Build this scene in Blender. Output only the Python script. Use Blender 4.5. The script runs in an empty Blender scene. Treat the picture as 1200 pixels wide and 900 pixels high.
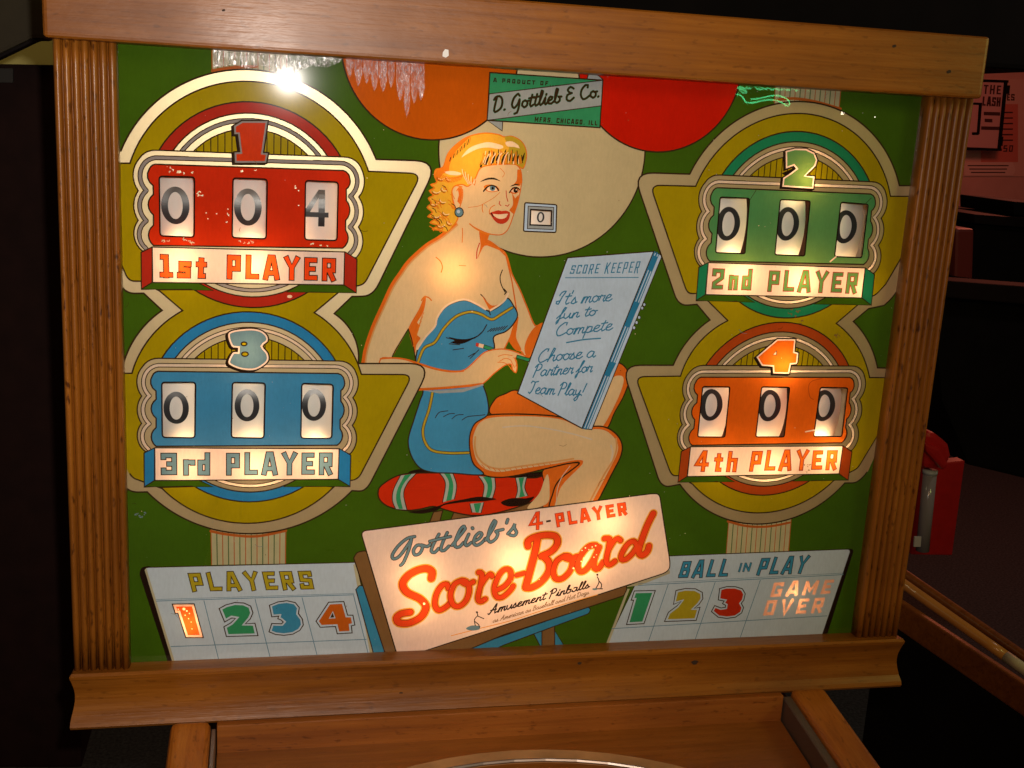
import bpy, bmesh, math, random
import numpy as np
from mathutils import Vector, Matrix
from mathutils.geometry import delaunay_2d_cdt
random.seed(7)
S = bpy.context.scene
COL = S.collection

# ------------------------------------------------------------------ camera
U, Z0 = 0.23, 1.45                      # metres per layout unit, height of the glass centre
FPX = 1344.122
RX = np.array([[0.97811134, 0.05548848, -0.20054736],
               [-0.00725912, 0.97230156, 0.23361715],
               [0.20795558, -0.22704778, 0.95142198]])
CP = np.array([-0.93539964, 0.87136668, -4.04973188])
cam_d = bpy.data.cameras.new('camera'); cam = bpy.data.objects.new('camera', cam_d); COL.objects.link(cam)
b = lambda v: Vector((v[0], v[2], v[1]))
r_, u_, f_ = b(RX[0]), b(RX[1]), b(RX[2])
campos = b(CP * U) + Vector((0, 0, Z0))
cam.matrix_world = Matrix(((r_.x, u_.x, -f_.x, campos.x), (r_.y, u_.y, -f_.y, campos.y), (r_.z, u_.z, -f_.z, campos.z), (0, 0, 0, 1)))
cam_d.sensor_width = 36; cam_d.lens = FPX / 1200 * 36; cam_d.clip_start = .02; cam_d.clip_end = 60
S.camera = cam

# ------------------------------------------------------------------ world and exposure
W = bpy.data.worlds.new('World'); S.world = W; W.use_nodes = True
W.node_tree.nodes['Background'].inputs[0].default_value = (.75, .5, .35, 1)
W.node_tree.nodes['Background'].inputs[1].default_value = .030
S.view_settings.view_transform = 'Standard'; S.view_settings.look = 'None'
S.view_settings.exposure = 0.0; S.view_settings.gamma = 1
S.cycles.max_bounces = 6; S.cycles.transparent_max_bounces = 12
S.cycles.sample_clamp_indirect = 3.0
S.cycles.blur_glossy = .5
S.cycles.caustics_reflective = False; S.cycles.caustics_refractive = False

def ray(px, py):
    d = RX.T @ np.array([(px - 600) / FPX, -(py - 450) / FPX, 1.0])
    return b(d).normalized()
def at(px, py, Y=0.0):                  # point of the photo's ray on the upright plane y = Y (metres)
    d = ray(px, py); return campos + d * ((Y - campos.y) / d.y)
def at_z(px, py, Z):                    # point on the level plane z = Z
    d = ray(px, py); return campos + d * ((Z - campos.z) / d.z)
def mirror(px, py, t):                  # point t metres out along the ray reflected by the glass
    d = ray(px, py); p = at(px, py, 0); return p + Vector((d.x, -d.y, d.z)) * t
def uv(px, py):                         # plane coordinates in layout units * 400 (working space of the print)
    p = at(px, py, 0); return (p.x / U * 400, (p.z - Z0) / U * 400)

def area(name, loc, target, size, power, col, sy=None, spread=None):
    l = bpy.data.lights.new(name, 'AREA'); l.energy = power; l.color = col; l.size = size
    if sy: l.shape = 'RECTANGLE'; l.size_y = sy
    if spread: l.spread = math.radians(spread)
    o = bpy.data.objects.new(name, l); COL.objects.link(o); o.location = loc
    o.rotation_euler = (Vector(target) - Vector(loc)).to_track_quat('-Z', 'Y').to_euler(); return o
def point(name, loc, power, col, rad=.05):
    l = bpy.data.lights.new(name, 'POINT'); l.energy = power; l.color = col; l.shadow_soft_size = rad
    o = bpy.data.objects.new(name, l); COL.objects.link(o); o.location = loc; return o
# the flash beside the lens (its reflection shows at the upper left of the glass) and the room's lamps, with one added fill
fl = mirror(338, 93, .1); fd = (fl - at(338, 93, 0)).normalized(); flash_pos = at(338, 93, 0) + fd * (abs(campos.y + .03) / abs(fd.y))
ld = bpy.data.lights.new('camera_flash', 'SPOT'); ld.energy = 24; ld.color = (1, .90, .80); ld.shadow_soft_size = .008; ld.spot_size = math.radians(80); ld.spot_blend = 1
lo = bpy.data.objects.new('camera_flash', ld); COL.objects.link(lo); lo.location = flash_pos
lo.rotation_euler = (at(400, 290, 0) - flash_pos).to_track_quat('-Z', 'Y').to_euler()
area('room_ceiling_light', (-.1, -1.9, 2.35), (.0, 0, 1.2), .5, 6.0, (1, .58, .30))
area('neon_room_light', (1.3, -.8, 1.95), (.4, 0, 1.65), .3, 2.6, (.85, .9, .25))
point('red_wall_lamp', at(1225, 70, 3.0), 15.0, (1, .22, .13), .10)
point('far_floor_fill', (1.9, .6, 2.5), 8.0, (1, .84, .78), .12)  # fill added to lift the dark carpet and rails at right, no lamp known
point('left_back_lamp', (-1.0, .60, 2.2), 3.0, (1, .85, .5), .05)

# ------------------------------------------------------------------ materials
def nodes(name):
    m = bpy.data.materials.new(name); m.use_nodes = True; nt = m.node_tree; nt.nodes.clear()
    o = nt.nodes.new('ShaderNodeOutputMaterial'); return m, nt, o
def N(nt, t, **k):
    n = nt.nodes.new(t)
    for a, v in k.items():
        if a[0] == 'i' and a[1:].isdigit(): n.inputs[int(a[1:])].default_value = v
        elif a.startswith('in_'): n.inputs[a[3:].replace('_', ' ')].default_value = v
        else: setattr(n, a, v)
    return n
L = lambda nt, a, b_: nt.links.new(a, b_)
def rgba(c): return (c[0], c[1], c[2], 1)
def ramp(nt, fac, stops):
    r = N(nt, 'ShaderNodeValToRGB'); cr = r.color_ramp
    while len(cr.elements) < len(stops): cr.elements.new(.5)
    for e, (p, c) in zip(cr.elements, stops): e.position = p; e.color = rgba(c) if len(c) == 3 else c
    L(nt, fac, r.inputs[0]); return r.outputs[0]
def simple(name, c, rough=.5, metal=0, coat=0, spec=.5, noise=0, scale=40, bump=0):
    m, nt, o = nodes(name); p = N(nt, 'ShaderNodeBsdfPrincipled')
    p.inputs['Base Color'].default_value = rgba(c); p.inputs['Roughness'].default_value = rough
    p.inputs['Metallic'].default_value = metal; p.inputs['Coat Weight'].default_value = coat
    p.inputs['Specular IOR Level'].default_value = spec
    if noise or bump:
        tc = N(nt, 'ShaderNodeTexCoord'); n = N(nt, 'ShaderNodeTexNoise'); n.inputs['Scale'].default_value = scale; n.inputs['Detail'].default_value = 6
        L(nt, tc.outputs['Object'], n.inputs['Vector'])
        if noise:
            L(nt, ramp(nt, n.outputs[0], [(.3, [x * (1 - noise) for x in c]), (.7, [min(1, x * (1 + noise)) for x in c])]), p.inputs['Base Color'])
        if bump:
            bp = N(nt, 'ShaderNodeBump'); bp.inputs['Strength'].default_value = bump; bp.inputs['Distance'].default_value = .002
            L(nt, n.outputs[0], bp.inputs['Height']); L(nt, bp.outputs[0], p.inputs['Normal'])
    L(nt, p.outputs[0], o.inputs[0]); return m
def wood(name, dark, mid, light, axis='X', rough=.35, speck=.5, coat=.4):
    m, nt, o = nodes(name); p = N(nt, 'ShaderNodeBsdfPrincipled')
    tc = N(nt, 'ShaderNodeTexCoord'); mp = N(nt, 'ShaderNodeMapping')
    sc = {'X': (3, 75, 75), 'Y': (75, 3, 75), 'Z': (75, 75, 3)}[axis]
    mp.inputs['Scale'].default_value = sc; L(nt, tc.outputs['Object'], mp.inputs[0])
    n1 = N(nt, 'ShaderNodeTexNoise'); n1.inputs['Scale'].default_value = 1.3; n1.inputs['Detail'].default_value = 7; n1.inputs['Roughness'].default_value = .62; n1.inputs['Distortion'].default_value = .7
    L(nt, mp.outputs[0], n1.inputs['Vector'])
    c = ramp(nt, n1.outputs[0], [(.18, dark), (.5, mid), (.82, light)])
    n2 = N(nt, 'ShaderNodeTexNoise'); n2.inputs['Scale'].default_value = 7; n2.inputs['Detail'].default_value = 4
    L(nt, mp.outputs[0], n2.inputs['Vector'])
    mx = N(nt, 'ShaderNodeMix', data_type='RGBA', blend_type='MULTIPLY'); mx.inputs[0].default_value = .55
    L(nt, c, mx.inputs[6]); L(nt, ramp(nt, n2.outputs[0], [(.30, (.80, .75, .68)), (.6, (1, 1, 1))]), mx.inputs[7])
    # big tonal patches, dark dings and specks
    n3 = N(nt, 'ShaderNodeTexNoise'); n3.inputs['Scale'].default_value = 9; n3.inputs['Detail'].default_value = 3
    L(nt, tc.outputs['Object'], n3.inputs['Vector'])
    m2 = N(nt, 'ShaderNodeMix', data_type='RGBA', blend_type='MULTIPLY'); m2.inputs[0].default_value = .7
    L(nt, mx.outputs[2], m2.inputs[6]); L(nt, ramp(nt, n3.outputs[0], [(.3, (.62, .58, .52)), (.62, (1.0, 1.0, 1.0))]), m2.inputs[7])
    mp4 = N(nt, 'ShaderNodeMapping'); mp4.inputs['Scale'].default_value = {'X': (.35, 1, 1), 'Y': (1, .35, 1), 'Z': (1, 1, .35)}[axis]
    L(nt, tc.outputs['Object'], mp4.inputs[0])
    n4 = N(nt, 'ShaderNodeTexNoise'); n4.inputs['Scale'].default_value = 260; n4.inputs['Detail'].default_value = 3; L(nt, mp4.outputs[0], n4.inputs['Vector'])
    m3 = N(nt, 'ShaderNodeMix', data_type='RGBA', blend_type='MULTIPLY'); m3.inputs[0].default_value = speck
    L(nt, m2.outputs[2], m3.inputs[6]); L(nt, ramp(nt, n4.outputs[0], [(.28, (.16, .08, .04)), (.40, (1, 1, 1))]), m3.inputs[7])
    L(nt, m3.outputs[2], p.inputs['Base Color'])
    L(nt, ramp(nt, n3.outputs[0], [(.3, (rough + .12,) * 3), (.7, (rough - .08,) * 3)]), p.inputs['Roughness'])
    p.inputs['Coat Weight'].default_value = coat; p.inputs['Specular IOR Level'].default_value = .3; p.inputs['Coat Roughness'].default_value = .30
    bp = N(nt, 'ShaderNodeBump'); bp.inputs['Strength'].default_value = .22; bp.inputs['Distance'].default_value = .0010
    ad = N(nt, 'ShaderNodeMath', operation='ADD'); L(nt, n2.outputs[0], ad.inputs[0]); L(nt, n4.outputs[0], ad.inputs[1])
    L(nt, ad.outputs[0], bp.inputs['Height']); L(nt, bp.outputs[0], p.inputs['Normal'])
    L(nt, p.outputs[0], o.inputs[0]); return m

PRINT = {}
def ink(name, c, t=.35, ct=None, grime=.22, gold=0, gcol=(.95, .80, .52), grough=.42):
    """enamel printed on the back of the glass: part reflects room light, part lets the bulbs' light through"""
    m, nt, o = nodes('ink_' + name); tc = N(nt, 'ShaderNodeTexCoord')
    n = N(nt, 'ShaderNodeTexNoise'); n.inputs['Scale'].default_value = 26; n.inputs['Detail'].default_value = 9; n.inputs['Roughness'].default_value = .68
    L(nt, tc.outputs['Object'], n.inputs['Vector'])
    v1 = ramp(nt, n.outputs[0], [(.25, (1 - grime,) * 3), (.75, (1, 1, 1))])
    mpx = N(nt, 'ShaderNodeMapping'); mpx.inputs['Scale'].default_value = (1, 1, .3); L(nt, tc.outputs['Object'], mpx.inputs[0])   # fine squeegee streaks of the screen print
    n2 = N(nt, 'ShaderNodeTexNoise'); n2.inputs['Scale'].default_value = 520; n2.inputs['Detail'].default_value = 2; L(nt, mpx.outputs[0], n2.inputs['Vector'])
    v2 = ramp(nt, n2.outputs[0], [(.3, (.93,) * 3), (.65, (1, 1, 1))])
    mv = N(nt, 'ShaderNodeMix', data_type='RGBA', blend_type='MULTIPLY'); mv.inputs[0].default_value = 1; L(nt, v1, mv.inputs[6]); L(nt, v2, mv.inputs[7]); var = mv.outputs[2]
    def tint(col):
        mx = N(nt, 'ShaderNodeMix', data_type='RGBA', blend_type='MULTIPLY'); mx.inputs[0].default_value = 1
        mx.inputs[6].default_value = rgba(col); L(nt, var, mx.inputs[7]); return mx.outputs[2]
    d = N(nt, 'ShaderNodeBsdfDiffuse'); L(nt, tint(c), d.inputs[0])
    tr = N(nt, 'ShaderNodeBsdfTranslucent'); L(nt, tint(ct or c), tr.inputs[0])
    mx = N(nt, 'ShaderNodeMixShader'); mx.inputs[0].default_value = t
    L(nt, d.outputs[0], mx.inputs[1]); L(nt, tr.outputs[0], mx.inputs[2]); 
    if gold:                              # bronze powder in the ink: bright near the flash's mirror angle, brown away from it
        g = N(nt, 'ShaderNodeBsdfGlossy'); g.inputs['Roughness'].default_value = grough; g.inputs[0].default_value = rgba(gcol)
        m2 = N(nt, 'ShaderNodeMixShader'); m2.inputs[0].default_value = gold; L(nt, mx.outputs[0], m2.inputs[1]); L(nt, g.outputs[0], m2.inputs[2]); L(nt, m2.outputs[0], o.inputs[0])
    else: L(nt, mx.outputs[0], o.inputs[0])
    PRINT[name] = m; return m
ink('green', (.055, .125, .006), .05, (.10, .30, .0))
ink('mustard', (.42, .31, .003), .07, (.7, .55, .0))
ink('cream', (.46, .34, .17), .05, (1, .7, .4), gold=.30)
ink('board', (.84, .76, .76), .36, (1, .74, .60), .10)
ink('grayband', (.36, .33, .33), .25)
ink('whiteband', (.78, .72, .66), .4, (1, .8, .6))  # gray tube band in its backlit tone, the glow put into the colour
ink('black', (.022, .010, .006), 0)
ink('line', (.045, .022, .008), .02)
ink('red', (.66, .028, .006), .16, (1, .07, .01))
ink('redlit', (.80, .05, .01), .5, (1, .12, .02))
ink('darkred', (.36, .022, .01), .12)
ink('redarch', (.50, .030, .014), .12)
ink('blue', (.036, .28, .56), .10, (.25, .5, .8))
ink('bluearch', (.030, .26, .58), .10)
ink('teal', (.03, .28, .11), .14, (.4, .62, .12))
ink('tealarch', (.018, .27, .12), .10)
ink('orange', (.78, .115, .004), .30, (1, .22, .02))
ink('orangearch', (.52, .075, .010), .10)
ink('balloon_orange', (.62, .11, .003), .06, (1, .2, .02))
ink('balloon_red', (.64, .012, .002), .06, (1, .02, .01))
ink('balloon_cream', (.58, .45, .24), .05, (1, .72, .4), gold=.12, grough=.5)
ink('skin', (.66, .55, .32), .26, (1, .58, .26), .12, gold=.05, grough=.5)
ink('skinshade', (.70, .15, .015), .25, (1, .25, .03))
ink('skinmid', (.66, .37, .14), .24, (1, .42, .12))
ink('skinlight', (.72, .62, .50), .2)
ink('hair', (.76, .45, .04), .28, (1, .55, .06))
ink('hairshade', (.62, .17, .01), .35, (1, .3, .03))
ink('hairlight', (.85, .68, .52), .4, (1, .8, .6))
ink('haircurl', (.50, .38, .03), .3)
ink('suit', (.040, .30, .56), .09, (.3, .55, .8))
ink('trim', (.55, .38, .03), .15)
ink('lip', (.62, .05, .02), .2)
ink('paper', (.56, .68, .86), .03)
ink('pageblue', (.03, .22, .42), .05)
ink('panelwhite', (.60, .69, .78), .02, None, .14)
ink('panelyellow', (.58, .52, .33), .04)
ink('graygreen', (.50, .52, .46), .08)
ink('plategreen', (.045, .33, .14), .1)
ink('plategray', (.40, .42, .42), .06)
ink('digitgreen', (.04, .34, .14), .05)
ink('digityellow', (.52, .40, .02), .05)
ink('digitred', (.62, .035, .01), .05)
ink('digitblue', (.05, .30, .50), .05)
ink('digitorange', (.66, .13, .01), .05)
ink('steelblue', (.10, .24, .33), .16, (.35, .6, .8))
ink('halo', (.85, .36, .02), .34, (1, .50, .08))
ink('scriptred', (.74, .05, .015), .30, (1, .10, .02))
ink('brown', (.26, .13, .045), .08)
ink('gameover', (.74, .43, .34), .26, (1, .55, .40), .3)
ink('lit_white', (.85, .6, .5), .5, (1, .62, .5))
ink('lit_red', (.8, .05, .01), .75, (1, .09, .015))
ink('pinhole', (.9, .8, .6), .9, (1, .85, .6))
ink('graylines', (.18, .24, .27), .05)
ink('bluelines', (.14, .29, .42), .05)
ink('stripe_red', (.50, .12, .02), .1)
ink('stripe_green', (.10, .17, .06), .1)
ink('columncream', (.52, .50, .30), .2)

M_rail = wood('varnished_pine', (.16, .045, .005), (.29, .095, .009), (.39, .140, .018), 'X', rough=.38, speck=.35, coat=.16)
M_pill = wood('varnished_fluted_wood', (.14, .041, .005), (.28, .092, .009), (.38, .138, .018), 'Z', rough=.34, speck=.85, coat=.25)
M_trim = wood('red_brown_wood', (.20, .055, .010), (.36, .11, .018), (.46, .16, .028), 'X', rough=.4)
M_side = wood('orange_brown_wood', (.28, .075, .010), (.46, .14, .015), (.56, .20, .026), 'Y', rough=.42)
M_play = wood('playfield_ply', (.22, .065, .010), (.32, .10, .014), (.38, .13, .022), 'X', rough=.35, speck=.2)
M_black = simple('black_painted_wood', (.012, .008, .006), .6, noise=.4, scale=30)
M_boxin = simple('cream_lightbox_paint', (.62, .56, .46), .8, noise=.1)
M_reel = simple('ivory_plastic_reel', (.70, .665, .63), .7, spec=.25, noise=.06, scale=20)
M_digit = simple('dark_grey_digit_paint', (.022, .022, .026), .34, spec=.5)
M_reelside = simple('brown_reel_side', (.10, .045, .03), .5)
M_steel = simple('dull_steel', (.34, .30, .27), .35, .8)

# ------------------------------------------------------------------ object helpers
def link(o, parent=None):
    COL.objects.link(o)
    if parent: o.parent = parent
    return o
def empty(name, label, cat, loc=(0, 0, 0), group=None):
    o = bpy.data.objects.new(name, None); o.location = loc; o.empty_display_size = .05; COL.objects.link(o)
    o['label'] = label; o['category'] = cat
    if group: o['group'] = group
    return o
def mesh_obj(name, verts, faces, mat, parent=None, smooth=False):
    me = bpy.data.meshes.new(name); me.from_pydata([tuple(v) for v in verts], [], faces)
    for m in (mat if isinstance(mat, list) else [mat]): me.materials.append(m)
    if smooth: me.shade_smooth()
    o = bpy.data.objects.new(name, me)
    if parent:
        o.parent = parent; pl = parent
        off = Vector((0, 0, 0))
        while pl: off += pl.location; pl = pl.parent
        me.transform(Matrix.Translation(-off))
    COL.objects.link(o); return o
def bm_obj(name, bm, mat, parent=None, smooth=False):
    bmesh.ops.recalc_face_normals(bm, faces=bm.faces)
    me = bpy.data.meshes.new(name); bm.to_mesh(me); bm.free()
    for m in (mat if isinstance(mat, list) else [mat]): me.materials.append(m)
    if smooth: me.shade_smooth()
    o = bpy.data.objects.new(name, me)
    if parent:
        o.parent = parent; off = Vector((0, 0, 0)); pl = parent
        while pl: off += pl.location; pl = pl.parent
        me.transform(Matrix.Translation(-off))
    COL.objects.link(o); return o
def tag(o, label=None, cat=None, group=None, kind=None):
    if label: o['label'] = label
    if cat: o['category'] = cat
    if group: o['group'] = group
    if kind: o['kind'] = kind
    return o
def prism(corners, vec, bevel=0, segs=2):
    """solid from a planar outline pushed along vec"""
    bm = bmesh.new(); vs = [bm.verts.new(c) for c in corners]; n = len(vs)
    ws = [bm.verts.new(Vector(c) + Vector(vec)) for c in corners]
    bm.faces.new(vs); bm.faces.new(ws[::-1])
    for i in range(n): bm.faces.new((vs[i], ws[i], ws[(i + 1) % n], vs[(i + 1) % n]))
    bmesh.ops.recalc_face_normals(bm, faces=bm.faces)
    if bevel: bmesh.ops.bevel(bm, geom=list(bm.edges), offset=bevel, segments=segs, affect='EDGES', profile=.6, clamp_overlap=True)
    return bm
def box(x0, x1, y0, y1, z0, z1, bevel=0, segs=2):
    return prism([(x0, y0, z0), (x1, y0, z0), (x1, y0, z1), (x0, y0, z1)], (0, y1 - y0, 0), bevel, segs)
def sweep(path, rad, seg=8, closed=False):
    bm = bmesh.new(); P = [Vector(p) for p in path]; rings = []; n = len(P)
    rr = rad if isinstance(rad, (list, tuple)) else [rad] * n
    up = Vector((0, 0, 1))
    for i, p in enumerate(P):
        t = (P[(i + 1) % n] - P[i - 1]) if closed else (P[min(i + 1, n - 1)] - P[max(i - 1, 0)])
        t.normalize(); a = t.cross(up)
        if a.length < 1e-3: a = t.cross(Vector((1, 0, 0)))
        a.normalize(); c = t.cross(a)
        rings.append([bm.verts.new(p + (a * math.cos(k / seg * 2 * math.pi) + c * math.sin(k / seg * 2 * math.pi)) * rr[i]) for k in range(seg)])
    for i in range(n if closed else n - 1):
        A, B_ = rings[i], rings[(i + 1) % n]
        for k in range(seg): bm.faces.new((A[k], A[(k + 1) % seg], B_[(k + 1) % seg], B_[k]))
    if not closed: bm.faces.new(rings[0][::-1]); bm.faces.new(rings[-1])
    return bm

# ================================================================== THE PRINT ON THE GLASS
# outlines are written in photo pixels (1200 x 900) and carried to the plane of the glass
def circ3(a, b_, c):
    ax, ay = a; bx, by = b_; cx, cy = c
    d = 2 * (ax * (by - cy) + bx * (cy - ay) + cx * (ay - by))
    ux = ((ax**2 + ay**2) * (by - cy) + (bx**2 + by**2) * (cy - ay) + (cx**2 + cy**2) * (ay - by)) / d
    uy = ((ax**2 + ay**2) * (cx - bx) + (bx**2 + by**2) * (ax - cx) + (cx**2 + cy**2) * (bx - ax)) / d
    return ux, uy, math.hypot(ax - ux, ay - uy)
def cat(pts, closed=False, step=3.0):
    n = len(pts); out = []
    rng = range(n) if closed else range(n - 1)
    for i in rng:
        p0 = pts[i - 1] if (closed or i > 0) else pts[0]; p1 = pts[i]; p2 = pts[(i + 1) % n]
        p3 = pts[(i + 2) % n] if (closed or i + 2 < n) else pts[-1]
        k = max(1, int(math.dist(p1, p2) / step))
        for j in range(k):
            t = j / k
            out.append(tuple(.5 * ((2 * p1[a]) + (-p0[a] + p2[a]) * t + (2 * p0[a] - 5 * p1[a] + 4 * p2[a] - p3[a]) * t * t + (-p0[a] + 3 * p1[a] - 3 * p2[a] + p3[a]) * t**3) for a in (0, 1)))
    if not closed: out.append(tuple(pts[-1]))
    return out
def P(*pts): return [uv(*p) for p in pts]
def SM(*pts, step=3.0): return cat([uv(*p) for p in pts], True, step)
def path(items):
    """(x,y) corner | (x,y,r) rounded corner | ('a',mx,my,ex,ey) circular arc"""
    pts = []
    n = len(items)
    def end(it): return it[-2:] if it[0] == 'a' else it[:2]
    def start(it): return it[:2]
    for i, it in enumerate(items):
        if it[0] == 'a':
            A = pts[-1]; M = uv(it[1], it[2]); E_ = uv(it[3], it[4]); cx, cy, r = circ3(A, M, E_)
            a0 = math.atan2(A[1] - cy, A[0] - cx); a1 = math.atan2(M[1] - cy, M[0] - cx); a2 = math.atan2(E_[1] - cy, E_[0] - cx)
            tw = 2 * math.pi; ccw = ((a1 - a0) % tw) < ((a2 - a0) % tw)
            sw = (a2 - a0) % tw if ccw else -((a0 - a2) % tw)
            k = max(4, int(abs(sw) * r / 5))
            for j in range(1, k + 1): pts.append((cx + r * math.cos(a0 + sw * j / k), cy + r * math.sin(a0 + sw * j / k)))
        elif len(it) == 3:
            pv = end(items[i - 1]); nx = items[(i + 1) % n]; nx = start(nx) if nx[0] != 'a' else (nx[1], nx[2])
            x, y, r = it; d0 = math.dist(pv, (x, y)); d1 = math.dist(nx, (x, y)); r0 = min(r, d0 * .5 if d0 < 2 * r else r); r1 = min(r, d1 * .5 if d1 < 2 * r else r)
            a = (x + (pv[0] - x) / d0 * r0, y + (pv[1] - y) / d0 * r0); c = (x + (nx[0] - x) / d1 * r1, y + (nx[1] - y) / d1 * r1)
            k = 6 if r > 4 else 3
            for j in range(k + 1):
                t = j / k; pts.append(uv((1 - t)**2 * a[0] + 2 * t * (1 - t) * x + t * t * c[0], (1 - t)**2 * a[1] + 2 * t * (1 - t) * y + t * t * c[1]))
        else: pts.append(uv(*it))
    return pts
PX = 1.24                                # working units per photo pixel (about)

def normals(pts, closed):
    n = len(pts); out = []
    for i in range(n):
        a = pts[i - 1] if (closed or i) else None; c = pts[(i + 1) % n] if (closed or i < n - 1) else None; p = pts[i]
        def nr(q, r):
            dx, dy = r[0] - q[0], r[1] - q[1]; l = math.hypot(dx, dy) or 1e-9; return (-dy / l, dx / l)
        if a is None: m = nr(p, c)
        elif c is None: m = nr(a, p)
        else:
            n1, n2 = nr(a, p), nr(p, c); mx, my = n1[0] + n2[0], n1[1] + n2[1]; l = mx * mx + my * my
            if l < .15: m = n1
            else: k = 2 / l; k = min(k, 1.6 / math.sqrt(l) * 1.0 if l < 1.2 else k); m = (mx * k, my * k)
        out.append(m)
    return out
def dedupe(pts, closed=True):
    o = [pts[0]]
    for p in pts[1:]:
        if math.dist(p, o[-1]) > .15: o.append(p)
    if closed and len(o) > 2 and math.dist(o[0], o[-1]) < .15: o.pop()
    return o
def offset(pts, d):
    pts = dedupe(pts); A = sum(p[0] * q[1] - q[0] * p[1] for p, q in zip(pts, pts[1:] + pts[:1]))
    s = -1 if A > 0 else 1               # d > 0 grows the outline
    return [(p[0] + s * n[0] * d, p[1] + s * n[1] * d) for p, n in zip(pts, normals(pts, True))]

LAYERS = []                              # (object key, ink, kind, data), later ones lie on top
def fill(key, inkname, pts): LAYERS.append((key, inkname, 'p', dedupe(list(pts))))
def stroke(key, inkname, pts, w, closed=False):
    pts = dedupe(list(pts), closed)
    if len(pts) > 1: LAYERS.append((key, inkname, 's', (pts, w * PX / 2, closed)))
def shape(key, inkname, pts, lw=1.5, lc='line'):
    fill(key, inkname, pts)
    if lw: stroke(key, lc, pts, lw, True)
def slab(key, inkname, pts, hw):         # mitred, square-ended stroke (block letters)
    n = normals(pts, False); fill(key, inkname, [(p[0] + m[0] * hw, p[1] + m[1] * hw) for p, m in zip(pts, n)] + [(p[0] - m[0] * hw, p[1] - m[1] * hw) for p, m in zip(pts, n)][::-1])
def ell(cx, cy, rx, ry, n=14): return [uv(cx + rx * math.cos(k / n * 2 * math.pi), cy + ry * math.sin(k / n * 2 * math.pi)) for k in range(n)]

# --- lettering
l_, r__, b_, t_ = .13, .47, .11, .89
BLK = {
 'P': (.6, [[(l_, 0), (l_, t_), (r__, t_), (r__, .42), (l_, .42)]]),
 'L': (.56, [[(l_, 1), (l_, b_), (.54, b_)]]),
 'A': (.68, [[(.1, 0), (.28, .95), (.40, .95), (.58, 0)], [(.18, .28), (.5, .28)]]),
 'Y': (.64, [[(.08, 1), (.32, .5), (.56, 1)], [(.32, .56), (.32, 0)]]),
 'E': (.56, [[(.52, t_), (l_, t_), (l_, b_), (.54, b_)], [(l_, .5), (.46, .5)]]),
 'R': (.62, [[(l_, 0), (l_, t_), (r__, t_), (r__, .46), (l_, .46)], [(.30, .46), (.50, 0)]]),
 'S': (.6, [[(.5, .7), (.5, t_), (l_, t_), (l_, .52), (.48, .48), (.48, b_), (.1, b_), (.1, .3)]]),
 '1': (.5, [[(.08, .85), (.26, .85), (.26, 0)], [(.05, b_), (.48, b_)]]),
 '2': (.66, [[(.1, .66), (.1, t_), (.5, t_), (.5, .56), (.14, .3), (.14, b_), (.56, b_)]]),
 '3': (.66, [[(.08, .72), (.08, t_), (.5, t_), (.5, .5), (.22, .5)], [(.5, .5), (.5, b_), (.08, b_), (.08, .3)]]),
 '4': (.66, [[(.40, 0), (.40, .95), (.34, .95), (.08, .34), (.6, .34)]]),
 's': (.42, [[(.36, .5), (.36, .60), (.1, .60), (.1, .36), (.34, .34), (.34, .09), (.05, .09), (.05, .2)]]),
 't': (.38, [[(.18, .88), (.18, .08), (.34, .08)], [(.02, .60), (.36, .60)]]),
 'n': (.46, [[(.1, 0), (.1, .68)], [(.1, .58), (.36, .58), (.36, 0)]]),
 'd': (.48, [[(.38, 0), (.38, 1)], [(.38, .58), (.1, .58), (.1, .09), (.38, .09)]]),
 'r': (.36, [[(.1, 0), (.1, .68)], [(.1, .58), (.36, .58), (.36, .46)]]),
 'h': (.48, [[(.1, 0), (.1, 1)], [(.1, .58), (.38, .58), (.38, 0)]]),
 'B': (.62, [[(l_, b_), (l_, t_), (.44, t_), (.46, .54), (l_, .5)], [(.4, .5), (.5, .44), (.5, b_), (l_ - .09, b_)]]),
 'I': (.26, [[(.13, 0), (.13, 1)]]), 'N': (.62, [[(.1, 0), (.1, 1)], [(.1, .95), (.5, .05)], [(.5, 0), (.5, 1)]]),
 'G': (.62, [[(.5, .7), (.5, t_), (l_, t_), (l_, b_), (.5, b_), (.5, .45), (.32, .45)]]),
 'M': (.74, [[(.1, 0), (.1, 1)], [(.1, .95), (.36, .3), (.62, .95)], [(.62, 1), (.62, 0)]]),
 'O': (.6, [[(.3, t_), (l_, t_), (l_, b_), (r__, b_), (r__, t_), (.28, t_)]]), 'D': (.62, [[(.1, b_), (.42, b_), (.5, .3), (.5, .7), (.42, t_), (.1, t_)], [(l_ + .02, 0), (l_ + .02, 1)]]),
 'V': (.62, [[(.08, 1), (.3, .03), (.52, 1)]]), 'C': (.6, [[(.5, .7), (.5, t_), (l_, t_), (l_, b_), (.5, b_), (.5, .3)]]),
 'K': (.64, [[(l_, 0), (l_, 1)], [(l_, .4), (.52, 1)], [(.24, .55), (.54, 0)]]), 'U': (.6, [[(l_, 1), (l_, b_), (r__, b_), (r__, 1)]]),
 'T': (.56, [[(.02, t_), (.54, t_)], [(.28, .9), (.28, 0)]]), 'F': (.54, [[(.52, t_), (l_, t_), (l_, 0)], [(l_, .48), (.44, .48)]]),
 'H': (.62, [[(l_, 0), (l_, 1)], [(r__ + .02, 0), (r__ + .02, 1)], [(l_, .5), (.5, .5)]]), '-': (.34, [[(.05, .45), (.3, .45)]]),
 '.': (.24, [[(.06, .08), (.2, .08)]]), ' ': (.36, []), "0": (.6, [[(.3, t_), (l_, t_), (l_, b_), (r__, b_), (r__, t_), (.28, t_)]]), '5': (.6, [[(.5, t_), (.12, t_), (.12, .52), (.5, .5), (.5, b_), (.08, b_)]]),
}
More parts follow.
